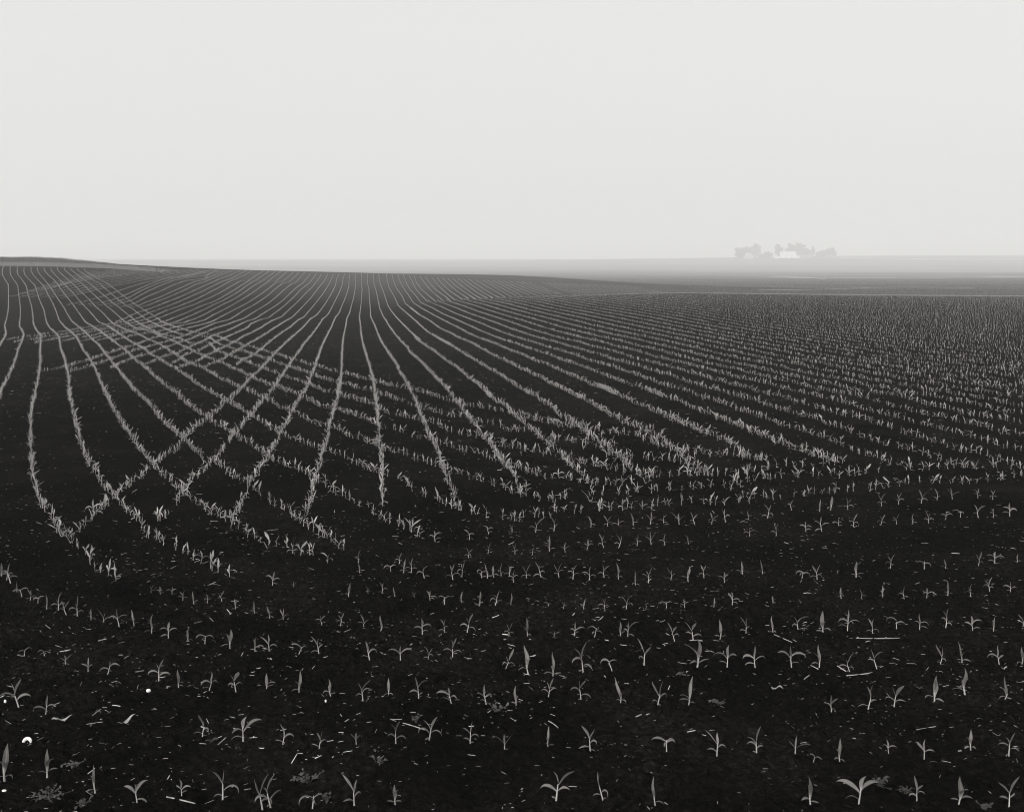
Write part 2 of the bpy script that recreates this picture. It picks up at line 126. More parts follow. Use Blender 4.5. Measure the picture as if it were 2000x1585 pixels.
def _terrain_table():
    xs = sorted(TERR)
    cols = []
    for x in xs:
        kn = [tuple(float(v) for v in t.split(':')) for t in TERR[x].split()]
        z = np.interp(YG, [k[0] for k in kn], [k[1] for k in kn])
        pad = 14
        k = np.exp(-0.5 * (np.arange(-pad, pad + 1) / 4.0) ** 2)
        k /= k.sum()
        z = np.convolve(np.pad(z, pad, mode='edge'), k, mode='valid')
        cols.append(z)
    cols = np.array(cols)
    us = [(x - CX) / F_PX for x in xs]
    tab = np.empty((len(UG), len(YG)))
    for j in range(len(YG)):
        tab[:, j] = np.interp(UG, us, cols[:, j])
    pad = 12
    k = np.exp(-0.5 * (np.arange(-pad, pad + 1) / 6.0) ** 2)
    k /= k.sum()
    t2 = np.pad(tab, ((pad, pad), (0, 0)), mode='edge')
    return sum(k[i] * t2[i:i + len(UG)] for i in range(2 * pad + 1))

ZT = _terrain_table()
LY0, LYD = math.log(YG[0]), math.log(YG[1] / YG[0])

def ground(X, Y):
    X = np.asarray(X, float); Y = np.asarray(Y, float)
    Yc = np.clip(Y, 1.0, 6599.0)
    u = np.clip(X / np.maximum(Y, 6.0), -0.799, 0.799)
    fu = (u - UG[0]) / (UG[1] - UG[0]); fy = (np.log(Yc) - LY0) / LYD
    iu = np.clip(fu.astype(int), 0, len(UG) - 2); iy = np.clip(fy.astype(int), 0, len(YG) - 2)
    a = fu - iu; b = fy - iy
    return ((ZT[iu, iy] * (1 - b) + ZT[iu, iy + 1] * b) * (1 - a)
            + (ZT[iu + 1, iy] * (1 - b) + ZT[iu + 1, iy + 1] * b) * a)

def _hash(ix, iy, s):
    h = (ix.astype(np.int64) * 374761393 + iy.astype(np.int64) * 668265263 + s * 974634777) & 0x7fffffff
    h = ((h ^ (h >> 13)) * 1274126177) & 0x7fffffff
    return ((h ^ (h >> 16)) & 0xffff) / 65535.0

def vnoise(X, Y, wl, s):
    x = np.asarray(X) / wl; y = np.asarray(Y) / wl
    ix = np.floor(x); iy = np.floor(y); fx = x - ix; fy = y - iy
    fx = fx * fx * (3 - 2 * fx); fy = fy * fy * (3 - 2 * fy)
    ix = ix.astype(np.int64); iy = iy.astype(np.int64)
    return ((_hash(ix, iy, s) * (1 - fx) + _hash(ix + 1, iy, s) * fx) * (1 - fy)
            + (_hash(ix, iy + 1, s) * (1 - fx) + _hash(ix + 1, iy + 1, s) * fx) * fy) - 0.5

def clods(X, Y):
    d = np.maximum(np.asarray(Y, float), 4.0)
    z = 0.06 * vnoise(X, Y, 2.3, 1) * np.clip((60 - d) / 30, 0, 1)
    z = z + 0.06 * vnoise(X, Y, 0.55, 2) * np.clip((60 - d) / 30, 0, 1)
    z = z + 0.055 * vnoise(X, Y, 0.19, 3) * np.clip((28 - d) / 14, 0, 1)
    n = vnoise(X, Y, 0.085, 4)
    z = z + 0.075 * np.maximum(n, 0) * np.clip((17 - d) / 8, 0, 1)
    n = vnoise(X, Y, 0.045, 5)
    z = z + 0.036 * np.maximum(n, -.1) * np.clip((12 - d) / 5, 0, 1)
    return z

def ground_d(X, Y):
    return ground(X, Y) + clods(X, Y)

def unproject(px, py, far=600):
    """Where the sight line of a photo point meets the ground: (X, Y)."""
    u = (px - CX) / F_PX
    fu = np.clip((u - UG[0]) / (UG[1] - UG[0]), 0, len(UG) - 1.001)
    i = int(fu); a = fu - i
    zg = ZT[i] * (1 - a) + ZT[i + 1] * a
    zr = CAM_H - (py - HORIZ) / F_PX * YG
    d = zg - zr
    hit = np.nonzero(d >= 0)[0]
    if len(hit) == 0 or YG[hit[0]] > far:
        j = int(np.argmax(np.where((YG > 60) & (YG < 260), d, -1e9)))
        Y = YG[j]
    else:
        j = hit[0]
        if j == 0:
            Y = YG[0]
        else:
            t = d[j - 1] / (d[j - 1] - d[j])
            Y = YG[j - 1] + t * (YG[j] - YG[j - 1])
    return u * Y, Y

def parse_rows():
    out = {}
    for line in ROWS.strip().splitlines():
        tok = line.split()
        pts = []; reg = None
        for t in tok[1:]:
            if t in REG:
                reg = REG[t]
            else:
                a, b = t.split(',')
                pts.append((reg[0] + float(a) / reg[2], reg[1] + float(b) / reg[2]))
        out[tok[0]] = pts
    return out

ROWPX = parse_rows()
for k in range(29, 33):          # rows between two surveyed ones
    a, b, t = ROWPX['B28'], ROWPX['B33'], (k - 28) / 5
    def rs(p, n=24):
        p = np.array(p); s = np.r_[0, np.cumsum(np.hypot(*np.diff(p, axis=0).T))]
        q = np.linspace(0, s[-1], n)
        return np.c_[np.interp(q, s, p[:, 0]), np.interp(q, s, p[:, 1])]
    ROWPX['B%d' % k] = [tuple(v) for v in rs(a) * (1 - t) + rs(b) * t]
for k in range(34, 42):
    t = (k - 33) / 9
    ROWPX['B%d' % k] = [tuple(v) for v in rs(ROWPX['B33']) * (1 - t) + rs(ROWPX['B42']) * t]
# the same slope goes on to the right, its rows ever closer to level
for k in range(16):
    xt = 60 + 75 * k
    yt = 208 + xt * 0.04
    xb = xt + 430 + 6 * k
    yb = np.interp(xb, [0, 430, 850, 1300, 2000], [382, 368, 356, 348, 345])
    ROWPX['U%d' % (30 + k)] = [(1050 + x / 6.667, 520 + y / 6.667) for x, y in
                               ((xt, yt), (xt * .55 + xb * .45, yt * .5 + yb * .5), (xb, yb))]

def smooth(p, n):
    if len(p) < 5:
        return p
    k = np.ones(n) / n
    q = np.pad(p, ((n // 2, n // 2), (0, 0)), mode='edge')
    # reflect the ends so that the row keeps its length
    for c in range(2):
        q[:n // 2, c] = 2 * p[0, c] - p[n // 2:0:-1, c]
        q[-(n // 2):, c] = 2 * p[-1, c] - p[-2:-2 - n // 2:-1, c]
    return np.c_[np.convolve(q[:, 0], k, 'valid'), np.convolve(q[:, 1], k, 'valid')]

def world_row(pts):
    p = np.array(pts)
    s = np.r_[0, np.cumsum(np.hypot(*np.diff(p, axis=0).T))]
    n = max(6, int(s[-1] / 2.0))
    q = np.linspace(0, s[-1], n)
    p = np.c_[np.interp(q, s, p[:, 0]), np.interp(q, s, p[:, 1])]
    if n > 14:
        p = smooth(p, 3)
    w = np.array([unproject(x, y) for x, y in p])
    return w

def along(w, step, jit, keep=0.97, side=0.02):
    """Planting spots along a row on the ground."""
    d = np.hypot(*np.diff(w, axis=0).T)
    s = np.r_[0, np.cumsum(d)]
    if s[-1] < step:
        return np.zeros((0, 2))
    t = np.arange(step * .5, s[-1], step)
    t = t + RNG.normal(0, jit, len(t))
    t = t[RNG.random(len(t)) < keep]
    x = np.interp(t, s, w[:, 0]); y = np.interp(t, s, w[:, 1])
    return np.c_[x + RNG.normal(0, side, len(t)), y + RNG.normal(0, side, len(t))]

WROWS = {k: world_row(v) for k, v in ROWPX.items()}

def offset_row(w, d):
    t = np.gradient(w, axis=0)
    t = np.c_[smooth(t, 9)[:, 0], smooth(t, 9)[:, 1]]
    t /= np.maximum(np.hypot(t[:, 0], t[:, 1]), 1e-6)[:, None]
    return w + np.c_[-t[:, 1], t[:, 0]] * d

# ------------------------------------------------------------------ object helpers
def mesh_np(name, v, f, mat, parent=None, uv=None, smooth_shade=True, link=True):
    me = bpy.data.meshes.new(name)
    v = np.asarray(v, np.float32); f = np.asarray(f, np.int32)
    me.vertices.add(len(v)); me.vertices.foreach_set('co', v.ravel())
    k = f.shape[1]
    me.loops.add(f.size); me.loops.foreach_set('vertex_index', f.ravel())
    me.polygons.add(len(f))
    me.polygons.foreach_set('loop_start', np.arange(0, f.size, k, dtype=np.int32))
    if smooth_shade:
        me.polygons.foreach_set('use_smooth', np.ones(len(f), bool))
    if uv is not None:
        l = me.uv_layers.new(name='UVMap')
        l.data.foreach_set('uv', np.asarray(uv, np.float32)[f.ravel()].ravel())
    me.update(); me.validate()
    me.materials.append(mat)
    o = bpy.data.objects.new(name, me)
    if parent is not None:
        o.parent = parent
    if link:
        COL.objects.link(o)
    return o

def mesh_py(name, v, f, mat, parent=None, shade=False):
    me = bpy.data.meshes.new(name)
    me.from_pydata([tuple(p) for p in v], [], f)
    if shade:
        for p in me.polygons:
            p.use_smooth = True
    me.update()
    me.materials.append(mat)
    o = bpy.data.objects.new(name, me)
    if parent is not None:
        o.parent = parent
    COL.objects.link(o)
    return o

def empty(name, loc, rz=0.0):
    o = bpy.data.objects.new(name, None)
    o.empty_display_size = 0.1
    o.location = loc; o.rotation_euler = (0, 0, rz)
    COL.objects.link(o)
    return o

def tag(o, label, cat, group=None, kind=None):
    o['label'] = label; o['category'] = cat
    if group: o['group'] = group
    if kind: o['kind'] = kind
    return o

def struct(o, label=None):
    o['kind'] = 'structure'
    return o

# ------------------------------------------------------------------ materials
def new_mat(name):
    m = bpy.data.materials.new(name); m.use_nodes = True
    nt = m.node_tree
    return m, nt, nt.nodes['Principled BSDF'], nt.nodes['Material Output']

def grey(v, warm=0.03):
    return (v * (1 + warm), v, v * (1 - warm), 1)

def ramp(nt, fac, stops):
    r = nt.nodes.new('ShaderNodeValToRGB')
    el = r.color_ramp.elements
    while len(el) < len(stops):
        el.new(0.5)
    for e, (p, c) in zip(el, stops):
        e.position = p; e.color = grey(c)
    nt.links.new(fac, r.inputs['Fac'])
    return r

def tex(nt, kind, scale, coord, **kw):
    t = nt.nodes.new(kind)
    t.inputs['Scale'].default_value = scale
    for k, v in kw.items():
        t.inputs[k].default_value = v
    nt.links.new(coord, t.inputs['Vector'])
    return t

def mixc(nt, fac, a, b, mode='MIX'):
    m = nt.nodes.new('ShaderNodeMix'); m.data_type = 'RGBA'; m.blend_type = mode
    for sock, val in ((m.inputs[0], fac), (m.inputs[6], a), (m.inputs[7], b)):
        if hasattr(val, 'links'):
            nt.links.new(val, sock)
        elif isinstance(val, tuple):
            sock.default_value = val
        else:
            sock.default_value = val
    return m.outputs[2]

def soil_material():
    m, nt, bs, out = new_mat('dark_soil')
    geo = nt.nodes.new('ShaderNodeNewGeometry'); pos = geo.outputs['Position']
    n1 = tex(nt, 'ShaderNodeTexNoise', 26.0, pos, Detail=6.0, Roughness=.7)
    n2 = tex(nt, 'ShaderNodeTexNoise', 0.8, pos, Detail=5.0, Roughness=.6)
    n3 = tex(nt, 'ShaderNodeTexNoise', 0.035, pos, Detail=4.0)
    c1 = ramp(nt, n1.outputs['Fac'], [(0.34, SOIL * .1), (0.5, SOIL), (0.6, SOIL * 2.2), (0.74, SOIL * 7.5)])
    c2 = ramp(nt, n2.outputs['Fac'], [(0.32, .5), (0.5, .95), (0.7, 1.9)])
    c3 = ramp(nt, n3.outputs['Fac'], [(0.35, .7), (0.65, 1.45)])
    c = mixc(nt, 1.0, c1.outputs['Color'], c2.outputs['Color'], 'MULTIPLY')
    c = mixc(nt, 1.0, c, c3.outputs['Color'], 'MULTIPLY')
    # drier soil on the far slopes, paler with depth: haze painted into its colour
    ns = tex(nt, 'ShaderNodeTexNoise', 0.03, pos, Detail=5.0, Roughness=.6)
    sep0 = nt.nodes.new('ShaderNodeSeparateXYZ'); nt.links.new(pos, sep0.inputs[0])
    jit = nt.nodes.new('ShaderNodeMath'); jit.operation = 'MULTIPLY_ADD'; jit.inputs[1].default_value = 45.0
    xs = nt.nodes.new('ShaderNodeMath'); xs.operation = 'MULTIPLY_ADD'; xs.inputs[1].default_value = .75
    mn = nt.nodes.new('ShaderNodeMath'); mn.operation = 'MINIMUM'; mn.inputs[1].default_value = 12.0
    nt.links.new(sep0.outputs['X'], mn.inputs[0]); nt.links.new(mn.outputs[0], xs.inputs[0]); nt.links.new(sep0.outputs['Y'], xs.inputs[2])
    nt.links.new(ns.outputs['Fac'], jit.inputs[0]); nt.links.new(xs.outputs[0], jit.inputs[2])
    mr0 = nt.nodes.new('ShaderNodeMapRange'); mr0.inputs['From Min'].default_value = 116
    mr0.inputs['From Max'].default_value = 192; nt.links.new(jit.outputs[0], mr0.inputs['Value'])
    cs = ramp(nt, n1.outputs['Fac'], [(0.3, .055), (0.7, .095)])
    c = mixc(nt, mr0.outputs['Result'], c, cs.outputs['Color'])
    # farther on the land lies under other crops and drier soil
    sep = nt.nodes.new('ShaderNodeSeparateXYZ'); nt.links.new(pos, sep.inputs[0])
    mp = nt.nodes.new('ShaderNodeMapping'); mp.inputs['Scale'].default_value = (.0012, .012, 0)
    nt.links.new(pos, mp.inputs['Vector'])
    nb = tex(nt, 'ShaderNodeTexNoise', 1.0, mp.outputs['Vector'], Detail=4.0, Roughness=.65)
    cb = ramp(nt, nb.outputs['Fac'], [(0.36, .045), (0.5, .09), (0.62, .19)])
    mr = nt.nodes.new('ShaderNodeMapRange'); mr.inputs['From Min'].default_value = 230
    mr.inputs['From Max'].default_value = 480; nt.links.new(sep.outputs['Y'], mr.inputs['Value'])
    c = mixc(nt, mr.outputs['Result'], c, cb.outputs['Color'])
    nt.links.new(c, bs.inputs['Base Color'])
    bs.inputs['Roughness'].default_value = 1.0
    bs.inputs['Specular IOR Level'].default_value = 0.0
    v = tex(nt, 'ShaderNodeTexVoronoi', 38.0, pos)
    nb2 = tex(nt, 'ShaderNodeTexNoise', 90.0, pos, Detail=5.0)
    ad = nt.nodes.new('ShaderNodeMath'); ad.operation = 'ADD'
    nt.links.new(v.outputs['Distance'], ad.inputs[0]); nt.links.new(nb2.outputs['Fac'], ad.inputs[1])
    bp = nt.nodes.new('ShaderNodeBump'); bp.inputs['Strength'].default_value = .8
    bp.inputs['Distance'].default_value = .015
    nt.links.new(ad.outputs[0], bp.inputs['Height']); nt.links.new(bp.outputs['Normal'], bs.inputs['Normal'])
    return m

def leaf_material(name, base, pale, use_uv, trans=.35, var=.45):
    m, nt, bs, out = new_mat(name)
    geo = nt.nodes.new('ShaderNodeNewGeometry')
    n = tex(nt, 'ShaderNodeTexNoise', 6.0, geo.outputs['Position'], Detail=3.0)
    r = ramp(nt, n.outputs['Fac'], [(0.3, base * (1 - var)), (0.7, base * (1 + var))])
    c = r.outputs['Color']
    if use_uv:
        oi = nt.nodes.new('ShaderNodeObjectInfo')
        rr = ramp(nt, oi.outputs['Random'], [(0, .8), (1, 1.2)])
        c = mixc(nt, 1.0, c, rr.outputs['Color'], 'MULTIPLY')
        uv = nt.nodes.new('ShaderNodeUVMap'); sp = nt.nodes.new('ShaderNodeSeparateXYZ')
        nt.links.new(uv.outputs['UV'], sp.inputs[0])
        # pale midrib and veins
        w = nt.nodes.new('ShaderNodeMath'); w.operation = 'SUBTRACT'; w.inputs[1].default_value = .5
        nt.links.new(sp.outputs['X'], w.inputs[0])
        ab = nt.nodes.new('ShaderNodeMath'); ab.operation = 'ABSOLUTE'; nt.links.new(w.outputs[0], ab.inputs[0])
        rib = ramp(nt, ab.outputs[0], [(0.03, 1.0), (0.12, 0.0)])
        rs_ = nt.nodes.new('ShaderNodeMath'); rs_.operation = 'MULTIPLY'; rs_.inputs[1].default_value = .35
        nt.links.new(rib.outputs['Color'], rs_.inputs[0])
        c = mixc(nt, rs_.outputs[0], c, grey(pale))
        # pale sheath end of the blade
        bb = ramp(nt, sp.outputs['Y'], [(0.02, 1.0), (0.3, 0.0)])
        c = mixc(nt, bb.outputs['Color'], c, grey(pale))
    nt.links.new(c, bs.inputs['Base Color'])
    bs.inputs['Roughness'].default_value = .55
    bs.inputs['Specular IOR Level'].default_value = .3
    tr = nt.nodes.new('ShaderNodeBsdfTranslucent'); nt.links.new(c, tr.inputs['Color'])
    mx = nt.nodes.new('ShaderNodeMixShader'); mx.inputs[0].default_value = trans
    nt.links.new(bs.outputs[0], mx.inputs[1]); nt.links.new(tr.outputs[0], mx.inputs[2])
    nt.links.new(mx.outputs[0], out.inputs['Surface'])
    return m

def plain(name, v, rough=.8, nscale=8.0, amp=.3, bump=0.0):
    m, nt, bs, out = new_mat(name)
    tc = nt.nodes.new('ShaderNodeTexCoord')
    n = tex(nt, 'ShaderNodeTexNoise', nscale, tc.outputs['Object'], Detail=5.0)
    r = ramp(nt, n.outputs['Fac'], [(0.3, v * (1 - amp)), (0.7, v * (1 + amp))])
    nt.links.new(r.outputs['Color'], bs.inputs['Base Color'])
    bs.inputs['Roughness'].default_value = rough
    bs.inputs['Specular IOR Level'].default_value = .25
    if bump:
        b = nt.nodes.new('ShaderNodeBump'); b.inputs['Strength'].default_value = bump
        nt.links.new(n.outputs['Fac'], b.inputs['Height']); nt.links.new(b.outputs['Normal'], bs.inputs['Normal'])
    return m

SOIL = 0.0036
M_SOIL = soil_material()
M_LEAF = leaf_material('corn_leaf', .145, .36, True)
M_STEM = plain('corn_stem', .45, .5, 30, .2)
M_CROP = leaf_material('corn_crop', .34, .3, False, .35, .4)
M_FAR = leaf_material('far_crop_leaf', .2, .3, False, .35, .4)
M_WEED = leaf_material('weed_leaf', .085, .15, False, .3, .5)
M_STRAW = plain('dry_straw', .5, .8, 3.0, .6)
M_STALK = plain('dry_stalk', .31, .8, 40.0, .3, .3)
M_HUSK = plain('dry_husk', .26, .8, 40.0, .35, .3)
M_WHITE = plain('white_chalky', .85, .9, 60.0, .08, .2)
M_PAINT = plain('white_paint', .93, .6, .4, .04)
M_ROOF = plain('pale_metal_roof', .72, .5, .5, .08)
M_DARK = plain('dark_opening', .06, .9, 2.0, .2)
M_TREE = leaf_material('tree_foliage', .11, .1, False, .25, .6)
M_BARK = plain('bark', .10, .9, 5.0, .4)
M_TALL = leaf_material('tall_grass', .09, .12, False, .3, .5)
M_GRASS = leaf_material('dry_grass', .19, .2, False, .3, .5)
M_MARGIN = plain('pale_field_margin', .34, .95, .08, .35)
M_ROAD = plain('gravel_road', .6, .95, .3, .1)

# ------------------------------------------------------------------ the ground, one sheet out to the horizon
def build_ground():
    ys = np.r_[np.linspace(-25, 3.8, 30), np.geomspace(4.0, 30, 520), np.geomspace(30.2, 230, 330), np.geomspace(234, 6400, 210)]
    us = np.r_[np.linspace(-.75, -.475, 16), np.linspace(-.47, .47, 620), np.linspace(.475, .75, 16)]
    W = np.maximum(ys, 5.0) + 2.5
    X = W[:, None] * us[None, :]; Y = np.repeat(ys[:, None], len(us), 1)
    Z = ground(X, Y) + np.where(Y > 3.5, clods(X, Y), 0)
    v = np.stack([X, Y, Z], -1).reshape(-1, 3)
    n, m = len(ys), len(us)
    i = (np.arange(n - 1)[:, None] * m + np.arange(m - 1)[None, :]).ravel()
    f = np.c_[i, i + 1, i + m + 1, i + m]
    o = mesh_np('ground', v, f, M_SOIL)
    struct(o)
    return o

build_ground()

# ------------------------------------------------------------------ corn
def leaf_path(h0, az, L, elev, bend, n, wob=0.0, lean=(0, 0)):
    a = math.radians(az); ph = wob * .37; sw = .28 * math.sin(wob * 1.3)
    sd = np.array([-math.sin(a), math.cos(a), 0.0])
    p = np.array([lean[0] * h0, lean[1] * h0, h0]); out = [p.copy()]; dirs = []
    for i in range(n):
        t = (i + .5) / n
        e = math.radians(elev - bend * t ** 1.5)
        d = np.array([math.cos(a) * math.cos(e), math.sin(a) * math.cos(e), math.sin(e)])
        d = d + sd * sw * math.sin(5.5 * t + ph) * min(1, 2.5 * t)
        d /= np.linalg.norm(d)
        a += math.radians(wob) / n
        dirs.append(d)
        p = p + d * L / n
        out.append(p.copy())
    dirs.append(dirs[-1])
    return np.array(out), np.array(dirs), a

def leaf_width(t, blunt=False):
    if blunt:
        return max(.06, math.sin(math.pi * min(1, .12 + .8 * t)) ** .6)
    return max(.04, (.28 + .72 * (t / .4)) if t < .4 else (1 - ((t - .4) / .6) ** 1.9))

def leaf_mesh(spec, n, across, wob=0.0, lean=(0, 0)):
    h0, az, L, elev, bend, w, tw = spec[:7]
    P, D, _ = leaf_path(h0, az, L, elev, bend, n, wob, lean)
    a = math.radians(az)
    side0 = np.array([-math.sin(a), math.cos(a), 0.0])
    v = []; uv = []
    for i in range(n + 1):
        t = i / n
        d = D[min(i, n - 1)]
        nrm = np.cross(side0, d); nrm /= np.linalg.norm(nrm) + 1e-9
        k = math.radians(tw * (.35 + .65 * t))
        s = side0 * math.cos(k) + nrm * math.sin(k)
        up = np.cross(d, s)
        hw = .5 * w * leaf_width(t, L < .25)
        if across == 3:
            v += [P[i] - s * hw + up * hw * .45, P[i], P[i] + s * hw + up * hw * .45]
            uv += [(0, t), (.5, t), (1, t)]
        else:
            v += [P[i] - s * hw, P[i] + s * hw]
            uv += [(0, t), (1, t)]
    f = []
    for i in range(n):
        for j in range(across - 1):
            b = i * across + j
            f.append((b, b + 1, b + across + 1, b + across))
    return np.array(v), np.array(f), np.array(uv)

def stem_mesh(h, r, lean=(0, 0), sides=6, rings=4):
    v = []; f = []
    for i in range(rings + 1):
        t = i / rings; z = -.06 + (h + .06) * t
        rr = r * (1 - .45 * t)
        for k in range(sides):
            a = 2 * math.pi * k / sides
            v.append((lean[0] * max(z, 0) + rr * math.cos(a), lean[1] * max(z, 0) + rr * math.sin(a), z))
    for i in range(rings):
        for k in range(sides):
            b = i * sides; k2 = (k + 1) % sides
            f.append((b + k, b + k2, b + sides + k2, b + sides + k))
    return np.array(v), np.array(f)

HABIT = {   # h0, azimuth, length, start elevation, bend, width, twist
 'Y': (.46, [(.44, 15, .62, 74, 14, .17, 62), (.44, 168, .38, 70, 30, .09, -50), (.28, 188, .56, 58, 130, .085, 40), (.22, -8, .46, 52, 118, .075, -35), (.08, 205, .2, 15, 30, .075, 10)]),
 'V': (.42, [(.42, 12, .62, 68, 10, .14, 58), (.42, 168, .62, 66, 16, .14, -58), (.27, 185, .56, 56, 125, .085, 38), (.2, 2, .5, 50, 125, .08, -38)]),
 'I': (.34, [(.20, 74, .82, 85, 16, .15, -30), (.24, 250, .55, 78, 60, .12, 25), (.16, 205, .42, 34, 70, .095, 15), (.12, -25, .36, 25, 60, .08, -10)]),
 'L': (.46, [(.44, 165, .66, 64, 18, .16, -55), (.44, 50, .5, 80, 14, .10, 38), (.26, 2, .58, 60, 140, .085, -38), (.15, 188, .46, 34, 75, .09, 20), (.07, -15, .18, 12, 20, .075, 0)]),
 'R': (.46, [(.44, 15, .68, 58, 46, .16, 54), (.44, 130, .46, 80, 14, .10, -38), (.25, 180, .56, 58, 132, .085, 38), (.13, -10, .4, 30, 75, .085, -15)]),
 'T': (.44, [(.42, 80, .52, 85, 12, .12, 28), (.38, 176, .66, 50, 95, .115, 42), (.34, 4, .66, 52, 108, .115, -42), (.15, 190, .46, 36, 85, .085, 20)]),
 'D': (.5, [(.46, 172, .66, 35, 110, .14, 30), (.40, 8, .60, 30, 105, .13, -28), (.35, 255, .4, 30, 80, .10, 0)]),
 'S': (.3, [(.28, 165, .66, 48, 34, .12, -42), (.28, 14, .6, 52, 36, .12, 42), (.28, 95, .6, 80, 14, .11, 12), (.1, 200, .34, 18, 55, .085, 10)])}
WORDS = {'Y': 'corn seedling with tall right blade', 'V': 'corn seedling with blades forked upright',
         'I': 'corn seedling showing one upright blade', 'L': 'corn seedling with blade leaning left',
         'R': 'corn seedling with blade arching right', 'T': 'corn seedling with leaves arching both sides',
         'D': 'drooping corn seedling with bowed leaves', 'S': 'small corn seedling with open leaves'}

def make_habit(code, rng, loose=1.0):
    hs, lv = HABIT[code]
    lean = (rng.normal(0, .15) * loose, rng.normal(0, .08) * loose)
    hs *= rng.uniform(.9, 1.1)
    if code in 'VTIS' and rng.random() < .5:      # mirrored
        lv = [(h0, 180 - az, L, el, be, w, -tw) for (h0, az, L, el, be, w, tw) in lv]
    specs = []
    for (h0, az, L, el, be, w, tw) in lv:
        specs.append((h0 * rng.uniform(.82, 1.15), az + rng.normal(0, 17) * loose, L * rng.uniform(.7, 1.25),
                      el + rng.normal(0, 9) * loose, be * rng.uniform(.7, 1.3), w * rng.uniform(.8, 1.25),
                      tw + rng.normal(0, 20) * loose))
    if len(specs) > 3 and rng.random() < .25:
        specs.pop()
    return hs, specs, lean

ONES = ['', 'first', 'second', 'third', 'fourth', 'fifth', 'sixth', 'seventh', 'eighth', 'ninth', 'tenth', 'eleventh',
        'twelfth', 'thirteenth', 'fourteenth', 'fifteenth', 'sixteenth', 'seventeenth', 'eighteenth', 'nineteenth']
TENS = {20: ('twentieth', 'twenty'), 30: ('thirtieth', 'thirty'), 40: ('fortieth', 'forty'), 50: ('fiftieth', 'fifty')}
def ordinal(n):
    if n < 20: return ONES[n]
    t = n // 10 * 10
    return TENS[t][0] if n == t else TENS[t][1] + '-' + ONES[n - t]

def seedling(px, py, hpx, code, label, rng):
    X, Y = unproject(px, py)
    H = hpx / F_PX * Y
    z = float(ground_d(X, Y))
    root = empty('corn_seedling', (X, Y, z - .004))
    tag(root, label, 'corn seedling', 'corn seedlings in the near rows')
    hs, specs, lean = make_habit(code, rng)
    parts = [leaf_mesh(s, 8, 3, rng.normal(0, 45), lean) for s in specs]
    top = max(float(p[0][:, 2].max()) for p in parts)
    sc = H / top
    if code == 'D': sc = min(sc, .135)
    rz = -math.atan2(X, Y)
    root.rotation_euler = (0, 0, rz)
    sv, sf = stem_mesh(hs, .027, lean)
    mesh_np('stem', sv * sc, sf, M_STEM, root)
    for v, f, uv in parts:
        mesh_np('leaf', v * sc, f, M_LEAF, root, uv=uv)

def build_seedlings():
    rng = np.random.default_rng(5)
    total = 0
    rows = list(SEED)
    codes = 'YVITLRDSIYTV'
    for name, words, ph in (('T5', 'in the eighth row from the camera', 24), ('T6', 'in the ninth row from the camera', 23)):
        s = []
        for (x, y) in ROWPX[name]:
            if 2 < x < 1999:
                s.append('%.0f,%.0f,%.0f,%s' % (x, y, ph * rng.uniform(.7, 1.25), codes[rng.integers(len(codes))]))
        rows.append((words, ' '.join(s)))
    for words, data in rows:
        n = 0
        for it in data.split():
            x, y, h, code = it.split(','); n += 1
            if total >= 300: return
            w = words.replace('in the ', 'in ').replace('the camera', 'camera').replace('short row curving off low on the left', 'broken row at far left')
            seedling(float(x), float(y), float(h), code, '%s, %s from left %s' % (WORDS[code], ordinal(n), w), rng)
            total += 1

build_seedlings()

# the rest of the crop: every farther plant of the rows, one object
def crop_templates(n, segs, nleaf, widen, seed):
    rng = np.random.default_rng(seed)
    T = []
    codes = 'YVILRTYSTV'
    for i in range(n):
        hs, specs, lean = make_habit(codes[i % len(codes)], rng, 1.3)
        specs = specs[:nleaf]
        V = []; F = []; b = 0
        for s in specs:
            s = s[:5] + (s[5] * widen,) + s[6:]
            v, f, uv = leaf_mesh(s, segs, 2, rng.normal(0, 45), lean)
            V.append(v); F.append(f + b); b += len(v)
        w = .026 * widen
        sv = np.array([(-w, 0, -.1), (w, 0, -.1), (lean[0] * hs + w * .6, lean[1] * hs, hs), (lean[0] * hs - w * .6, lean[1] * hs, hs)])
        V.append(sv); F.append(np.array([[0, 1, 2, 3]]) + b); b += 4
        sv2 = sv[:, [1, 0, 2]]
        V.append(sv2); F.append(np.array([[0, 1, 2, 3]]) + b)
        V = np.concatenate(V); F = np.concatenate(F)
        T.append((V / max(V[:, 2].max(), 1.15 * np.abs(V[:, :2]).max()), F))
    return T

def instance(T, XY, Z, H, rng):
    Vs = []; Fs = []; base = 0
    pick = rng.integers(len(T), size=len(XY))
    ang = rng.uniform(0, 2 * math.pi, len(XY))
    for k, (V, F) in enumerate(T):
        idx = np.nonzero(pick == k)[0]
        if len(idx) == 0: continue
        c, s = np.cos(ang[idx])[:, None], np.sin(ang[idx])[:, None]
        h = H[idx][:, None]
        x = (V[None, :, 0] * c - V[None, :, 1] * s) * h + XY[idx, 0][:, None]
        y = (V[None, :, 0] * s + V[None, :, 1] * c) * h + XY[idx, 1][:, None]
        z = V[None, :, 2] * h + Z[idx][:, None]
        Vs.append(np.stack([x, y, z], -1).reshape(-1, 3))
        Fs.append((F[None] + (np.arange(len(idx)) * len(V))[:, None, None] + base).reshape(-1, 4))
        base += len(idx) * len(V)
    return np.concatenate(Vs), np.concatenate(Fs)

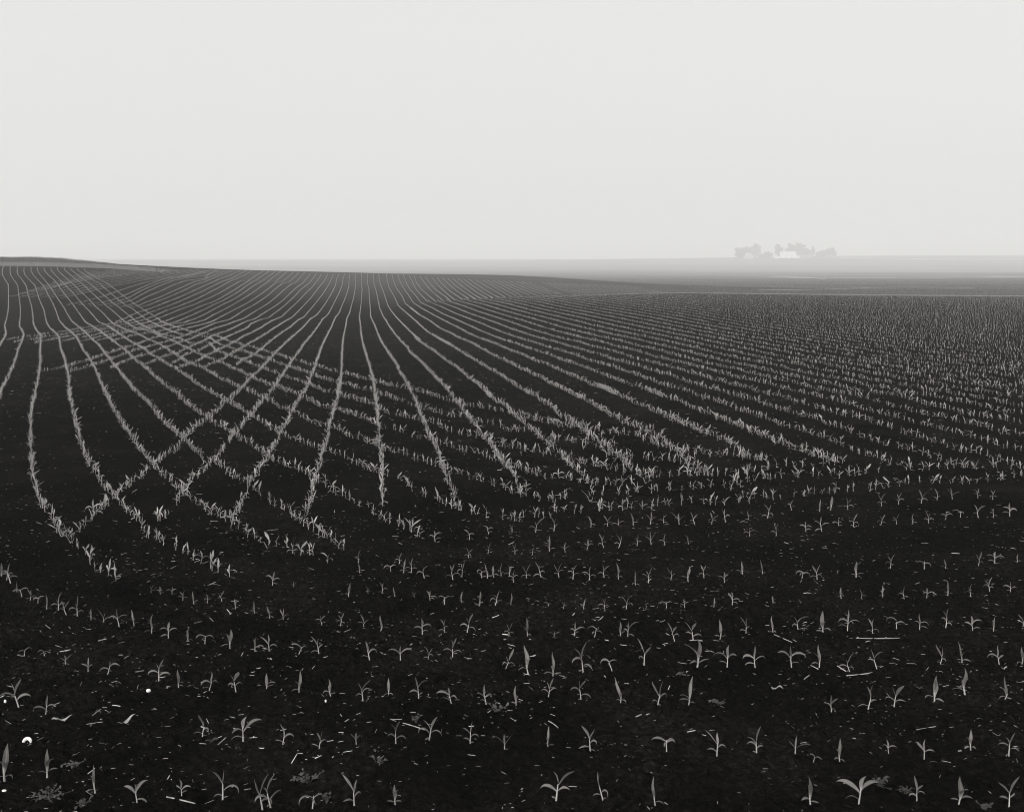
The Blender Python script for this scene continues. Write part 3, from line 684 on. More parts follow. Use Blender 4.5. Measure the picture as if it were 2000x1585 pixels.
def build_crop():
    rng = np.random.default_rng(21)
    pts = []
    for k, w in WROWS.items():
        if k in ('T5', 'T6'): continue
        pts.append(along(w, .15, .03, .965 if k[0] != 'A' else .95, .013))
    # the near rows run on beyond both edges of the picture
    for words, data in SEED + [('', ' '.join('%f,%f,0,0' % q for q in ROWPX[n])) for n in ('T5', 'T6', 'T6')]:
        q = np.array([unproject(float(t.split(',')[0]), float(t.split(',')[1])) for t in data.split()])
        q = q[np.argsort(q[:, 0])]
        for e, o in ((q[-1], q[-5]), (q[0], q[4])):
            if abs(CX + F_PX * e[0] / e[1] - CX) < 900 or 'broken' in words or 'short' in words: continue
            dr = (e - o) / np.hypot(*(e - o)) * np.array([1, .5])
            pts.append(along(np.array([e + dr * .2, e + dr * 3.6]), .2, .03, .95, .02))
    # doubled-up planting where the long rows run into the headland rows
    for k in ('A7', 'A8', 'A9', 'A10', 'A11', 'A12', 'C4', 'C5', 'C6', 'C7'):
        q = along(WROWS[k], .15, .05, .75, .10)
        px = CX + F_PX * q[:, 0] / q[:, 1]
        pts.append(q[(q[:, 1] < 24) & (px > 1000) & (px < 1680)])
    # rows beyond the left edge of the picture, parallel to the first one
    for i in range(1, 7):
        pts.append(along(offset_row(WROWS['A0'], -.87 * i), .19, .035))
    # rows of the right-hand field, parallel to the last surveyed one
    w = WROWS['C7']
    w = w[np.argsort(-w[:, 1], kind='stable')]
    yy = np.linspace(118, 16.6, 300)
    o = np.argsort(w[:, 1])
    base = np.c_[np.interp(yy, w[o, 1], w[o, 0]), yy]
    base = smooth(base, 9)
    d = base[12:40].mean(0) - base[:6].mean(0)
    for i in range(1, 70):
        r = offset_row(base, -.87 * i)
        if abs(r[150, 0] - base[150, 0]) > 1e-6 and r[150, 0] < base[150, 0]:
            r = offset_row(base, .87 * i)
        cut = 16.6 + 1.2 * math.sin(i * 1.7) * .3 + .02 * i
        r = r[(r[:, 1] > cut)]
        u = r[:, 0] / r[:, 1]
        r = r[r[:, 0] < .5 * r[:, 1] + 3]
        if len(r) > 4:
            q = along(r, .155, .035, .96, .014)
            pts.append(q[RNG.random(len(q)) < np.clip(1 - (q[:, 1] - 104) / 30, .5, 1)])
    P = np.concatenate(pts)
    P = P[(P[:, 1] > 5) & (np.abs(P[:, 0]) < .6 * P[:, 1] + 4)]
    Y = P[:, 1]
    print('corn plants', len(P))
    near = Y < 34
    out = []
    for sel, T in ((near, crop_templates(30, 4, 5, .95, 3)), (~near, crop_templates(14, 2, 5, 1.05, 4))):
        Q = P[sel]
        H = rng.normal(.122, .024, len(Q)).clip(.06, .18)
        H *= np.clip(1.06 - Q[:, 1] / 500, .85, 1)
        Z = ground_d(Q[:, 0], Q[:, 1]) - .004
        out.append(instance(T, Q, Z, H, rng))
    v = np.concatenate([out[0][0], out[1][0]]); f = np.concatenate([out[0][1], out[1][1] + len(out[0][0])])
    o = mesh_np('corn_rows', v, f, M_CROP)
    tag(o, 'long curving and crossing rows of young corn running over the dark field to the hills', 'crop', kind='stuff')

build_crop()

# thin cover of young crop on the mid-distance fields to the right, beyond the near crest
def build_far_crop():
    rng = np.random.default_rng(8)
    n = 150000
    Y = np.exp(rng.uniform(math.log(150), math.log(720), n))
    X = Y * rng.uniform(-.02, .52, n)
    k = np.round((Y - .06 * X) / 1.1 + 2.0 * np.sin(X * .012))      # rows, nearly level in the view
    Y2 = (k - 2.0 * np.sin(X * .012)) * 1.1 + .06 * X
    u = X / Y2
    keep = (Y2 > 150) & ((rng.random(n) < np.clip((u - .10) / .09, 0, 1)) | (rng.random(n) < np.clip((Y2 - 215) / 60, 0, 1)))
    X, Y = X[keep], Y2[keep]
    T = crop_templates(8, 1, 3, 1.4, 9)
    H = rng.normal(.15, .03, len(X)).clip(.08, .25) * (1 + (Y - 150) / 350)
    v, f = instance(T, np.c_[X, Y], ground(X, Y), H, rng)
    o = mesh_np('far_crop', v, f, M_FAR)
    tag(o, 'pale thin cover of young crop on the hazy fields beyond the near crest', 'crop', kind='stuff')

build_far_crop()

# ------------------------------------------------------------------ crop residue
def strip(v, f, x, y, z, L, w, az, tilt, bendz, roll):
    c, s = math.cos(az), math.sin(az)
    b = len(v)
    n = 3
    cr, sr = math.cos(roll) * w * .5, math.sin(roll) * w * .5
    for i in range(n + 1):
        t = i / n - .5
        cx, cy = x + c * L * t, y + s * L * t
        cz = z + tilt * L * t + bendz * (.25 - t * t) + abs(sr) * .6
        v.append((cx - s * cr, cy + c * cr, cz + sr)); v.append((cx + s * cr, cy - c * cr, cz - sr))
    for i in range(n):
        f.append((b + 2 * i, b + 2 * i + 1, b + 2 * i + 3, b + 2 * i + 2))

def build_residue():
    rng = np.random.default_rng(31)
    v = []; f = []
    Y = np.sqrt(rng.uniform(27, 65 ** 2, 100000))
    Y = Y[rng.random(len(Y)) < np.clip((9 / Y) ** .55, 0, 1)]
    Yn = np.sqrt(rng.uniform(27, 14 ** 2, 19000))
    Yn = Yn[rng.random(len(Yn)) < 1 - (Yn - 5) / 9.1]
    Y = np.r_[Y, Yn]; X = (Y * .46 + 2.5) * rng.uniform(-1, 1, len(Y))
    clump = vnoise(X, Y, 1.1, 9) + .5 * vnoise(X, Y, .3, 10)
    keep = rng.random(len(Y)) < np.clip(.62 + .9 * clump, .15, 1)
    X, Y = X[keep], Y[keep]
    Z = ground_d(X, Y)
    L = np.exp(rng.normal(math.log(.0115), .72, len(X))).clip(.004, .07)
    for x, y, z, l in zip(X, Y, Z, L):
        l2 = l * (1 + .3 * min(1, y / 40))
        strip(v, f, x, y, z + .008, l2, (.0014 + .055 * l * rng.random()) + (.002 if rng.random() < .05 else 0),
              rng.normal(0, .8) if rng.random() < .75 else rng.uniform(0, math.pi), rng.normal(0, .22), rng.normal(0, .1) * l, rng.uniform(.1, 1.3))
    o = mesh_np('crop_residue', np.array(v), np.array(f), M_STRAW)
    tag(o, 'pale chips and shreds of straw strewn over the dark soil', 'straw', kind='stuff')

build_residue()

def tube(points, radii, sides=7, flat=1.0):
    P = np.array(points, float); v = []; f = []
    n = len(P)
    for i in range(n):
        d = P[min(i + 1, n - 1)] - P[max(i - 1, 0)]; d /= np.linalg.norm(d) + 1e-9
        s = np.cross(d, (0, 0, 1.0)); s /= np.linalg.norm(s) + 1e-9
        u = np.cross(s, d)
        for k in range(sides):
            a = 2 * math.pi * k / sides
            v.append(P[i] + s * math.cos(a) * radii[i] + u * math.sin(a) * radii[i] * flat)
    for i in range(n - 1):
        for k in range(sides):
            k2 = (k + 1) % sides
            f.append((i * sides + k, i * sides + k2, (i + 1) * sides + k2, (i + 1) * sides + k))
    f.append(tuple(range(sides))[::-1]); f.append(tuple(range((n - 1) * sides, n * sides)))
    return v, f

def stalk(px0, py0, px1, py1, thick, name, label, cat, bow=0.0, flat=.8, seed=0, mat=None):
    rng = np.random.default_rng(seed)
    a = np.array(unproject(px0, py0)); b = np.array(unproject(px1, py1))
    r = thick * .29 / F_PX * a[1]
    n = 9; pts = []; rad = []
    perp = np.array([-(b - a)[1], (b - a)[0]])
    m = (a + b) / 2
    zt = [float(ground_d(*(a + (b - a) * i / (n - 1)))) for i in range(n)]
    zl = np.polyfit(np.arange(n), zt, 1)
    lift = .5 * max(zt[i] - np.polyval(zl, i) for i in range(n))
    for i in range(n):
        t = i / (n - 1)
        q = a + (b - a) * t + perp * bow * (t - t * t) * 4
        z = np.polyval(zl, i) + lift + r * flat * .8
        pts.append((q[0] - m[0], q[1] - m[1], z))
        rad.append(r * (.85 + .3 * rng.random()) * (1.12 if i in (2, 6) else 1))
    z0 = min(p[2] for p in pts)
    v, f = tube([(p[0], p[1], p[2] - z0) for p in pts], rad, 7, flat)
    o = mesh_py(name, v, f, mat or M_STALK, shade=True)
    o.location = (m[0], m[1], z0)
    tag(o, label, cat, 'dry stalks lying on the soil')

STALKS = [
 (1672, 1250.5, 1757, 1249, 3.2, 'long thin dry stalk lying level between the fourth and fifth rows', -.03),
 (1653, 1309.5, 1704, 1308, 3.8, 'curved dry stalk right under two seedlings at the right', -.06),
 (325, 1552.5, 381, 1564, 4.6, 'thick broken dry stalk at the bottom edge left of centre', .01),
 (787, 1438, 829, 1448.5, 3.6, 'tapering dry stalk pointing at a seedling in the second row', .02),
 (169, 1408.5, 200, 1406.5, 2.8, 'short forked dry stalk beside a husk shred on the left', .02),
 (720, 1534.5, 721, 1543, 3, '', 0),
 (1239, 1413, 1253, 1411, 4.4, 'short fat pale stalk piece between rows right of centre', 0),
 (1071, 1433, 1090, 1442, 3, 'thin bent pale stalk above the second row near the middle', .06),
 (1200, 1458, 1225, 1461, 3, 'slightly arched pale stalk left of a drooping seedling', -.05),
 (1790, 1413, 1828, 1412, 3, 'straight pale stalk lying level between second and third rows at right', .0),
 (426, 1455, 441, 1443.5, 3.6, 'pale stalk piece slanting up right beside a second row seedling', 0),
 (1111, 1539, 1126, 1549, 3, 'pale tapered stalk beside the big forked seedling at the bottom', .05),
 (673, 1535, 688, 1523, 2.4, '', 0),
 (180, 1390, 197, 1381, 2.4, 'thin pale stalk slanting up right above the husk shreds', 0),
 (1565, 1331, 1581, 1325.5, 3.4, 'stubby pale stalk slanting beneath a fourth row seedling', 0),
 (1512, 1247.5, 1547, 1258, 2.8, 'thin pale stalk sloping down right under the fifth row', .0),
 (192, 1259.5, 208, 1260.5, 3.6, 'short stout pale stalk lying level on the left', 0),
 (265, 1313.5, 281, 1309.5, 3.2, 'pale stalk stub with a side splinter above the third row', 0),
 (1211, 1256, 1224, 1256.5, 3.2, 'pale stub below a pair of seedlings in the fifth row', 0),
 (1347, 1247, 1372, 1251, 3.4, 'ragged straw bundle under a forked fifth row seedling', .05),
 (672, 1245, 690, 1229 + 8, 2.6, 'thin pale stalk slanting between the fifth and fourth rows', 0),
 (677, 1334, 682, 1324, 2.4, '', 0)]
for i, (a, b, c, d, th, lab, bow) in enumerate(STALKS):
    if lab:
        stalk(a, b, c, d, th, 'dry_stalk', lab, 'stalk', bow, .8, i)

def husk(px0, py0, px1, py1, wpx, label, seed):
    a = np.array(unproject(px0, py0)); b = np.array(unproject(px1, py1)); m = (a + b) / 2
    w = wpx / F_PX * a[1]; rng = np.random.default_rng(seed)
    d = (b - a); L = np.hypot(*d); d /= L; p = np.array([-d[1], d[0]])
    z0 = float(ground_d(*m)); v = []; f = []; n = 10
    for i in range(n + 1):
        t = i / n
        hw = w * .5 * math.sin(math.pi * min(.98, .1 + .88 * t)) * rng.uniform(.75, 1.15)
        c = d * L * (t - .5)
        zc = .012 + .012 * math.sin(t * 7 + seed) + .02 * max(0, t - .6)
        for k in (-1, 0, 1):
            q = c + p * hw * k * 1.6
            v.append((q[0], q[1], zc + (hw * .7 if k == 1 else (hw * .2 if k == -1 else 0))))
    for i in range(n):
        for k in range(2):
            b0 = i * 3 + k
            f.append((b0, b0 + 1, b0 + 4, b0 + 3))
    o = mesh_py('husk_shred', v, f, M_HUSK, shade=True); o.location = (m[0], m[1], z0)
    tag(o, label, 'husk', 'dry husks lying on the soil')
husk(101, 1405, 141, 1400, 7, 'long curled husk shred lying on the soil at the lower left', 1)
husk(230, 1410, 265, 1395, 5, 'narrow husk leaf with raised tip left of the second row', 2)
husk(1506, 1350, 1530, 1354, 6, 'short wide husk leaf lying above the third row at right', 3)

def lump(px, py, wpx, hpx, name, label, cat, seed, arch=False):
    X, Y = unproject(px, py); s = Y / F_PX
    rng = np.random.default_rng(seed)
    z0 = float(ground_d(X, Y))
    if arch:     # a curved shell-like fragment: a thick arch with a dark hollow under it
        n = 14; pts = []; rad = []
        R = wpx * .5 * s
        for i in range(n):
            a = math.pi * (1.08 * i / (n - 1) - .02)
            pts.append((-R * .72 * math.cos(a), .25 * R * math.sin(a), .62 * hpx * s * math.sin(a) + .1 * hpx * s))
            rad.append(hpx * s * (.34 - .10 * abs(i / (n - 1) - .35)) * (1 if i < n - 2 else .6))
        v, f = tube(pts, rad, 9, 1.0)
    else:
        v = []; f = []; n, m = 7, 10
        for i in range(n + 1):
            ph = math.pi * i / n
            for k in range(m):
                a = 2 * math.pi * k / m
                r = 1 + .25 * (rng.random() - .5)
                v.append((wpx * .5 * s * math.sin(ph) * math.cos(a) * r, wpx * .4 * s * math.sin(ph) * math.sin(a) * r,
                          hpx * .5 * s * (math.cos(ph) * r + .7)))
        for i in range(n):
            for k in range(m):
                k2 = (k + 1) % m
                f.append((i * m + k, (i + 1) * m + k, (i + 1) * m + k2, i * m + k2))
    o = mesh_py(name, v, f, M_WHITE, shade=True); o.location = (X, Y, z0)
    tag(o, label, cat)
lump(53, 1445, 19, 10, 'shell_fragment', 'bright white curved shell-like fragment on soil at lower left', 'shell', 1, True)
lump(290, 1353, 9, 7, 'white_stone', 'small bright white stone above a second row seedling on the left', 'stone', 2)
lump(10, 1376, 5, 7, 'white_stone', 'tiny oval white stone at the left edge of the field', 'stone', 3)
lump(8, 1539, 9, 4, 'white_stone', 'flat white chip at the bottom left edge', 'stone', 4)
lump(636, 1379, 4, 6, 'white_stone', 'tiny round white pebble under a third row seedling', 'stone', 5)

# ------------------------------------------------------------------ broad-leaved weeds
def weed(px, py, wpx, hpx, nst, label, seed, leafpx=7.0, flat=.35):
    rng = np.random.default_rng(seed)
    X, Y = unproject(px, py); s = Y / F_PX
    root = empty('weed', (X, Y, float(ground_d(X, Y))))
    tag(root, label, 'weed', 'broad-leaved weeds among the corn')
    V = []; F = []; SV = []; SF = []
    for i in range(nst):
        a = rng.uniform(0, 2 * math.pi); R = wpx * .5 * s * rng.uniform(.25, 1)
        ex, ey, ez = R * math.cos(a), R * .9 * math.sin(a), hpx * s * rng.uniform(.15, .9) * (1 - .3 * R / (wpx * .5 * s))
        pts = [(ex * t, ey * t, ez * (t ** .7) - (.01 if t == 0 else 0)) for t in (0, .35, .7, 1)]
        v, f = tube(pts, [.0013, .0011, .0009, .0007], 4)
        b = len(SV); SV += list(v); SF += [tuple(q + b for q in g) for g in f if len(g) == 4]
        for k in range(rng.integers(4, 8)):
            t = rng.uniform(.25, 1.05)
            c = np.array([ex * t, ey * t, ez * t ** .7])
            la = rng.uniform(0, 6.28); L = leafpx * s * rng.uniform(.5, 1.15); w = L * rng.uniform(.45, .7)
            e = rng.normal(flat + .15, .5)
            d = np.array([math.cos(la) * math.cos(e), math.sin(la) * math.cos(e), math.sin(e)])
            sd = np.array([-math.sin(la), math.cos(la), rng.normal(0, .3)])
            b = len(V)
            for tt, ww in ((0, .12), (.3, .85), (.6, 1), (.85, .65), (1, .08)):
                q = c + d * L * tt - np.array([0, 0, .25 * L * tt * tt])
                V += [q - sd * w * .5 * ww, q + sd * w * .5 * ww]
            for j in range(4):
                F.append((b + 2 * j, b + 2 * j + 1, b + 2 * j + 3, b + 2 * j + 2))
    mesh_py('foliage', V, F, M_WEED, root, shade=True)
    mesh_py('stem', SV, SF, M_WEED, root, shade=True)
weed(605, 1528, 72, 34, 12, 'bushy broad-leaved weed behind the bottom row, left of centre', 1, 9)
weed(968, 1398, 55, 24, 11, 'bushy broad-leaved weed beside a third row seedling near the middle', 2, 8)
weed(1722, 1545, 70, 30, 13, 'sprawling broad-leaved weed behind two bottom row seedlings at right', 3, 8)
weed(1768, 1552, 40, 20, 7, 'low weed patch close under a forked seedling, bottom right', 4, 8)
weed(95, 1566, 95, 22, 13, 'wide low weed with narrow leaflets in the bottom left corner', 5, 8)
weed(165, 1568, 45, 22, 6, 'smaller weed right of the wide weed in the bottom left corner', 6, 9)
weed(148, 1492, 60, 22, 8, 'dull trailing weed behind the bottom row at far left', 7, 7)
weed(812, 1425, 30, 26, 6, 'upright weed behind a second row seedling left of centre', 8, 7)
weed(1405, 1384, 36, 18, 6, 'small weed in the gap of the third row right of centre', 9, 8)
weed(735, 1512, 62, 14, 8, 'thin low weed with bright small leaves below the second row', 10, 6)
weed(1326, 1328, 42, 14, 3, 'flat three-leaved weed above the third row right of centre', 11, 12, .1)
weed(638, 1566, 24, 24, 5, 'small upright weed at the bottom edge left of centre', 12, 9)
weed(412, 1450, 34, 12, 6, 'thin wiry weed at the foot of a second row seedling', 13, 5)
weed(1925, 1585, 44, 22, 6, 'drooping weed in the bottom right corner', 14, 9)

# ------------------------------------------------------------------ grass strip on the hilltop, upper left
def build_grass():
    rng = np.random.default_rng(12)
    v = []; f = []
    n = 34000
    tall = rng.random(n) < .45
    Y = np.where(tall, rng.uniform(168, 186, n), rng.uniform(159.5, 169, n))
    X = Y * (rng.uniform(-200, 340, n) - CX) / F_PX
    fade = np.clip((-.326 - X / Y) / .05, 0, 1)
    keep = (rng.random(n) < np.where(tall, fade ** .7, np.clip((-.28 - X / Y) / .09, 0, 1)))
    X, Y, tall, fade = X[keep], Y[keep], tall[keep], fade[keep]
    Z = ground(X, Y)
    H = np.where(tall, rng.uniform(.3, .75, len(X)) * (.05 + .95 * fade) * (.6 + 1.0 * vnoise(X, Y, 3.5, 3)), rng.uniform(.06, .16, len(X)))
    for name, sel, mat, lab in (('grass', ~tall, M_GRASS, 'pale short rough grass band on the hilltop at the upper left'),
                                ('tall_grass', tall, M_TALL, 'dark taller grass fringe along the hill crest at the upper left')):
        v = []; f = []
        for x, y, z, h in zip(X[sel], Y[sel], Z[sel], H[sel]):
            b = len(v); w = .045 if h > .2 else .05; a = rng.uniform(-.6, .6); l = rng.normal(0, .3) * h
            c, s = math.cos(a) * w, math.sin(a) * w
            v += [(x - c, y - s, z - .02), (x + c, y + s, z - .02), (x + c * .9 + l * .4, y + s, z + h * .6), (x - c * .9 + l * .4, y - s, z + h * .6),
                  (x + c * .1 + l, y, z + h), (x - c * .1 + l, y, z + h)]
            f += [(b, b + 1, b + 2, b + 3), (b + 3, b + 2, b + 4, b + 5)]
        o = mesh_np(name, np.array(v), np.array(f), mat)
        tag(o, lab, 'grass', kind='stuff')
build_grass()

# ------------------------------------------------------------------ the far farmstead
def at(px, Y, dz=0.0):
    X = (px - CX) / F_PX * Y
    return X, Y, float(ground(X, Y)) + dz

def tree(px, wpx, hpx, Y, label, seed, spire=False):
    rng = np.random.default_rng(seed)
    s = Y / F_PX
    X, Yy, z = at(px, Y)
    W, H = wpx * s * .5, hpx * s
    root = empty('tree', (X, Yy, z))
    tag(root, label, 'tree', 'trees round the far farm')
    pts = [(0, 0, -.3), (.1 * W * .3, 0, H * .2), (-.05 * W, .1, H * .45), (0, 0, H * .8)]
    v, f = tube(pts, [.8, .65, .45, .12], 8)
    for k in range(7):
        a = rng.uniform(0, 6.28); h0 = H * rng.uniform(.2, .5)
        q = [(0, 0, h0), (W * .35 * math.cos(a), W * .35 * math.sin(a), h0 + H * .12), (W * .7 * math.cos(a), W * .7 * math.sin(a), h0 + H * .25)]
        v2, f2 = tube(q, [.35, .22, .08], 5); b = len(v); v += v2; f += [tuple(i + b for i in g) for g in f2]
    mesh_py('trunk', v, f, M_BARK, root, shade=True)
    # crown: leaf clusters in many uneven clumps
    n = 7000 if not spire else 2600
    C = []
    for k in range(44):
        q = rng.normal(size=3); q /= np.linalg.norm(q); q *= rng.random() ** .45
        hh = .47 + q[2] * .41
        r = W * .80 * ((1.1 - hh) * 1.1 if spire else 1)
        C.append((q[0] * r, q[1] * r, H * hh, W * rng.uniform(.17, .32) * ((1.15 - hh) if spire else 1)))
    C = np.array(C)
    pk = rng.integers(len(C), size=n)
    d = rng.normal(size=(n, 3)); d /= np.linalg.norm(d, axis=1)[:, None]
    P = C[pk, :3] + d * (C[pk, 3] * rng.random(n) ** .4)[:, None] * np.array([1, 1, .95])
    P[:, 2] = np.clip(P[:, 2], 0, H)
    L = rng.uniform(.4, 1.0, n)
    u = rng.normal(size=(n, 3)); u /= np.linalg.norm(u, axis=1)[:, None]
    w = np.cross(u, rng.normal(size=(n, 3))); w /= np.linalg.norm(w, axis=1)[:, None]
    q = np.stack([P - u * L[:, None], P - w * L[:, None] * .7, P + u * L[:, None], P + w * L[:, None] * .7], 1).reshape(-1, 3)
    f = np.arange(4 * n).reshape(-1, 4)
    mesh_np('crown', q, f, M_TREE, root, smooth_shade=False)

tree(1445, 26, 27, 2072, 'broad round hazy tree at the left end of the farm', 1)
tree(1459, 22, 24, 2147, 'lower round hazy tree beside the leftmost farm tree', 2)
tree(1475, 26, 30, 2186, 'tall round-topped hazy tree behind the pale gabled shed', 3)
tree(1499, 21, 15, 2053, 'small round hazy tree just left of the white barn', 4)
tree(1521, 22, 28, 2205, 'hazy tree showing over the left end of the barn roof', 5)
tree(1545, 26, 29, 2224, 'broad hazy tree behind the middle of the barn', 6)
tree(1562, 26, 32, 2205, 'tallest hazy tree, behind the right end of the barn', 7)
tree(1588, 14, 28, 2147, 'narrow pointed hazy tree right of the barn', 8, True)
tree(1606, 22, 13, 2128, 'low bushy hazy tree right of the pointed tree', 9)
tree(1621, 22, 20, 2186, 'loose round hazy tree near the right end of the farm', 10)
tree(1630, 11, 12, 2168, 'small rightmost hazy tree of the farm', 11)

tree(1487, 13, 10, 2090, 'low hazy bush between the two largest left farm trees and the barn', 12)
tree(1575, 17, 19, 2190, 'mid-height hazy tree behind the pale building right of the barn', 13)
tree(1597, 11, 10, 2160, 'small hazy bush just right of the pointed tree', 14)

def box(v, f, x0, x1, y0, y1, z0, z1):
    b = len(v)
    v += [(x0, y0, z0), (x1, y0, z0), (x1, y1, z0), (x0, y1, z0), (x0, y0, z1), (x1, y0, z1), (x1, y1, z1), (x0, y1, z1)]
    f += [(b, b + 3, b + 2, b + 1), (b + 4, b + 5, b + 6, b + 7), (b, b + 1, b + 5, b + 4), (b + 1, b + 2, b + 6, b + 5),
          (b + 2, b + 3, b + 7, b + 6), (b + 3, b, b + 4, b + 7)]

def shed(px, Y, wpx, eave_px, ridge_px, depth, label, name, along_x=True, doors=1, lift=0.0, group=None):
    s = Y / F_PX
    X, Yy, z = at(px, Y, lift)
    root = empty(name, (X, Yy, z))
    tag(root, label, name.replace('_', ' '), group)
    W, E, R = wpx * s, eave_px * s, ridge_px * s
    hw, hd = W / 2, depth / 2
    v = []; f = []
    box(v, f, -hw, hw, -hd, hd, -1.0, E)
    b = len(v)
    if along_x:
        v += [(-hw, -hd, E), (-hw, hd, E), (-hw, 0, R), (hw, -hd, E), (hw, hd, E), (hw, 0, R)]
    else:
        v += [(-hw, -hd, E), (hw, -hd, E), (0, -hd, R), (-hw, hd, E), (hw, hd, E), (0, hd, R)]
    f += [(b, b + 1, b + 2), (b + 3, b + 5, b + 4)]
    mesh_py('wall', v, f, M_PAINT, root)
    o, t = .5, .25
    if along_x:
        sec = [(-hd - o, E - o * (R - E) / hd), (0, R), (hd + o, E - o * (R - E) / hd)]
        rv = [(x, y, zz + dz) for x in (-hw - o, hw + o) for (y, zz) in sec for dz in (.02, t)]
    else:
        sec = [(-hw - o, E - o * (R - E) / hw), (0, R), (hw + o, E - o * (R - E) / hw)]
        rv = [(x, y, zz + dz) for y in (-hd - o, hd + o) for (x, zz) in sec for dz in (.02, t)]
    rf = []
    for k in range(2):
        a = 2 * k
        rf += [(a, a + 2, a + 8, a + 6), (a + 1, a + 7, a + 9, a + 3), (a, a + 1, a + 3, a + 2), (a + 6, a + 8, a + 9, a + 7)]
    rf += [(0, 6, 7, 1), (4, 5, 11, 10)]
    mesh_py('roof', rv, rf, M_ROOF, root)
    for k in range(doors):
        dx = hw * (.45 - .9 * k / max(1, doors - 1)) if doors > 1 else hw * .5
        v = []; f = []
        box(v, f, dx - 1.8, dx + 1.8, -hd - .05, -hd - .003, -.2, min(4.2, E * .7))
        mesh_py('door', v, f, M_DARK if False else M_ROOF, root)

shed(1538.5, 2124, 27, 8.5, 12, 19, 'long white barn in front of the hazy farm trees', 'barn', True, 2)
shed(1518, 2091, 8, 2.6, 4, 10, 'low white shed just left of the white barn', 'shed', True, 1)
shed(1558, 2100, 7, 2.8, 4.4, 10, 'low white shed just right of the white barn', 'shed', True, 1)
shed(1576, 2225, 12, 6.5, 10, 14, 'pale farm building half hidden right of the barn', 'shed', True, 1)
shed(1461, 2091, 13, 6, 11.5, 16, 'pale gabled farmhouse among the leftmost hazy trees', 'farmhouse', False, 1)
shed(1689.5, 2814, 5.5, 1.8, 3, 16, 'left one of two tiny white sheds on the skyline at right', 'shed', True, 1, 0, 'two white skyline sheds')
shed(1701.5, 2832, 8, 1.8, 3, 16, 'right one of two tiny white sheds on the skyline at right', 'shed', True, 1, 0, 'two white skyline sheds')

# pale road and pale field margins across the far fields
def pale_strip(name, pts, half, mat, lift):
    v = []; f = []; P = []
    for k in range(len(pts) - 1):
        for t in np.linspace(0, 1, 14, endpoint=(k == len(pts) - 2)):
            P.append((pts[k][0] + (pts[k + 1][0] - pts[k][0]) * t, pts[k][1] + (pts[k + 1][1] - pts[k][1]) * t))
    for i, (px, py) in enumerate(P):
        h = half * (.5 + .8 * abs(math.sin(i * 1.1 + px)))
        Ym = unproject(px, py, 3000)[1]
        d = min(40.0, max(1.2, abs(unproject(px, py - h, 3000)[1] - Ym)))
        for Y in (Ym - d * .5, Ym + d * .5):
            X = (px - CX) / F_PX * Y
            v.append((X, Y, float(ground(X, Y)) + lift))
    for i in range(len(P) - 1):
        f.append((2 * i, 2 * i + 2, 2 * i + 3, 2 * i + 1))
    struct(mesh_py(name, v, f, mat))
pale_strip('road', [(1640, 503.5), (1700, 504.5), (1800, 506), (1900, 506.6), (2000, 506.4), (2120, 506)], .8, M_ROAD, .35)
pale_strip('field_margin', [(1500, 540.5), (1600, 542.3), (1700, 543.4), (1800, 542.6), (2000, 541), (2100, 540.5)], .9, M_MARGIN, .12)  # pale grass margins between fields, laid as thin strips
pale_strip('field_margin', [(1540, 543.8), (1580, 543), (1612, 545.2)], 1.6, M_MARGIN, .14)
pale_strip('field_margin', [(1480, 568), (1600, 566.5), (1700, 563), (1780, 561.5), (1900, 563)], .5, M_MARGIN, .1)

# ------------------------------------------------------------------ air
def build_haze():
    v = []; f = []
    box(v, f, -5300, 5300, -60, 6700, -26.0, 45.0)
    m = bpy.data.materials.new('haze_air'); m.use_nodes = True
    nt = m.node_tree
    for n in list(nt.nodes):
        if n.type != 'OUTPUT_MATERIAL': nt.nodes.remove(n)
    out = [n for n in nt.nodes if n.type == 'OUTPUT_MATERIAL'][0]
    pv = nt.nodes.new('ShaderNodeVolumePrincipled')
    pv.inputs['Color'].default_value = (.99, .99, .985, 1)
    pv.inputs['Density'].default_value = HAZE_DENSITY
    pv.inputs['Anisotropy'].default_value = HAZE_G
    nt.links.new(pv.outputs[0], out.inputs['Volume'])
    o = mesh_py('haze', v, f, m)
    tag(o, 'pale haze lying over the whole field and the far farm', 'haze', kind='stuff')

HAZE_DENSITY, HAZE_G = .0008, 0.0
SUN_EL, SUN_AZ, SUN_E, SUN_ANGLE = 27.0, 222.0, 3.2, 8.0     # azimuth from +Y, to the right
SKY_STRENGTH = .10
build_haze()

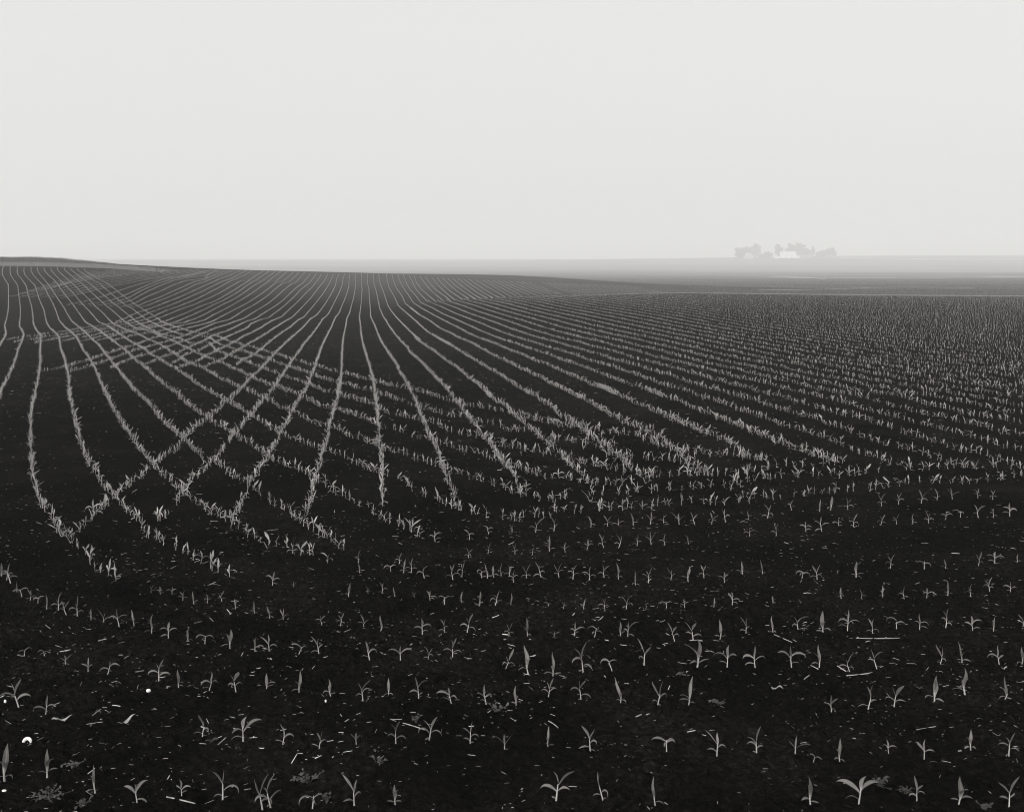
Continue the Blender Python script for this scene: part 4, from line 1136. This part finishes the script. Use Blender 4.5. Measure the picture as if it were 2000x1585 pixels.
world = bpy.data.worlds.new('World'); scene.world = world; world.use_nodes = True
nt = world.node_tree; bg = nt.nodes['Background']
sky = nt.nodes.new('ShaderNodeTexSky'); sky.sky_type = 'NISHITA'; sky.sun_disc = False
sky.sun_elevation = math.radians(SUN_EL); sky.sun_rotation = math.radians(SUN_AZ)
sky.air_density = 1.0; sky.dust_density = 8.0; sky.ozone_density = 1.0; sky.altitude = 200
bw = nt.nodes.new('ShaderNodeRGBToBW'); nt.links.new(sky.outputs[0], bw.inputs[0])
SKY_FLAT = 10.0       # overcast veil: evens the clear-sky gradient
mx = nt.nodes.new('ShaderNodeMix'); mx.data_type = 'FLOAT'; mx.inputs[0].default_value = .75
nt.links.new(bw.outputs[0], mx.inputs[2]); mx.inputs[3].default_value = SKY_FLAT
cc = nt.nodes.new('ShaderNodeCombineColor')
for i, k in enumerate((1.0, 1.0, .985)):
    mm = nt.nodes.new('ShaderNodeMath'); mm.operation = 'MULTIPLY'; mm.inputs[1].default_value = k
    nt.links.new(mx.outputs[0], mm.inputs[0]); nt.links.new(mm.outputs[0], cc.inputs[i])
nt.links.new(cc.outputs[0], bg.inputs['Color'])
bg.inputs['Strength'].default_value = SKY_STRENGTH

sl = bpy.data.lights.new('sun', 'SUN'); sl.energy = SUN_E; sl.angle = math.radians(SUN_ANGLE); sl.color = (1, .985, .96)
so = bpy.data.objects.new('sun', sl); COL.objects.link(so)
from mathutils import Vector
az, el = math.radians(SUN_AZ), math.radians(SUN_EL)
toward = Vector((math.sin(az) * math.cos(el), math.cos(az) * math.cos(el), math.sin(el)))
so.rotation_euler = (-toward).to_track_quat('-Z', 'Y').to_euler()

cam = bpy.data.cameras.new('camera'); co = bpy.data.objects.new('camera', cam); COL.objects.link(co)
co.location = (0, 0, CAM_H); co.rotation_euler = (math.radians(90), 0, 0)
cam.sensor_fit = 'HORIZONTAL'; cam.sensor_width = 36.0; cam.lens = 36.0 * F_PX / 2000.0
cam.shift_y = -(792.5 - HORIZ) / 2000.0
cam.clip_start = .1; cam.clip_end = 12000
scene.camera = co

scene.view_settings.view_transform = 'Standard'; scene.view_settings.look = 'None'
scene.view_settings.exposure = 0.0; scene.view_settings.gamma = 1.0
scene.cycles.volume_bounces = 3
scene.cycles.max_bounces = 6
scene.cycles.use_denoising = True
scene.cycles.pixel_filter_type = 'BLACKMAN_HARRIS'; scene.cycles.filter_width = 1.0
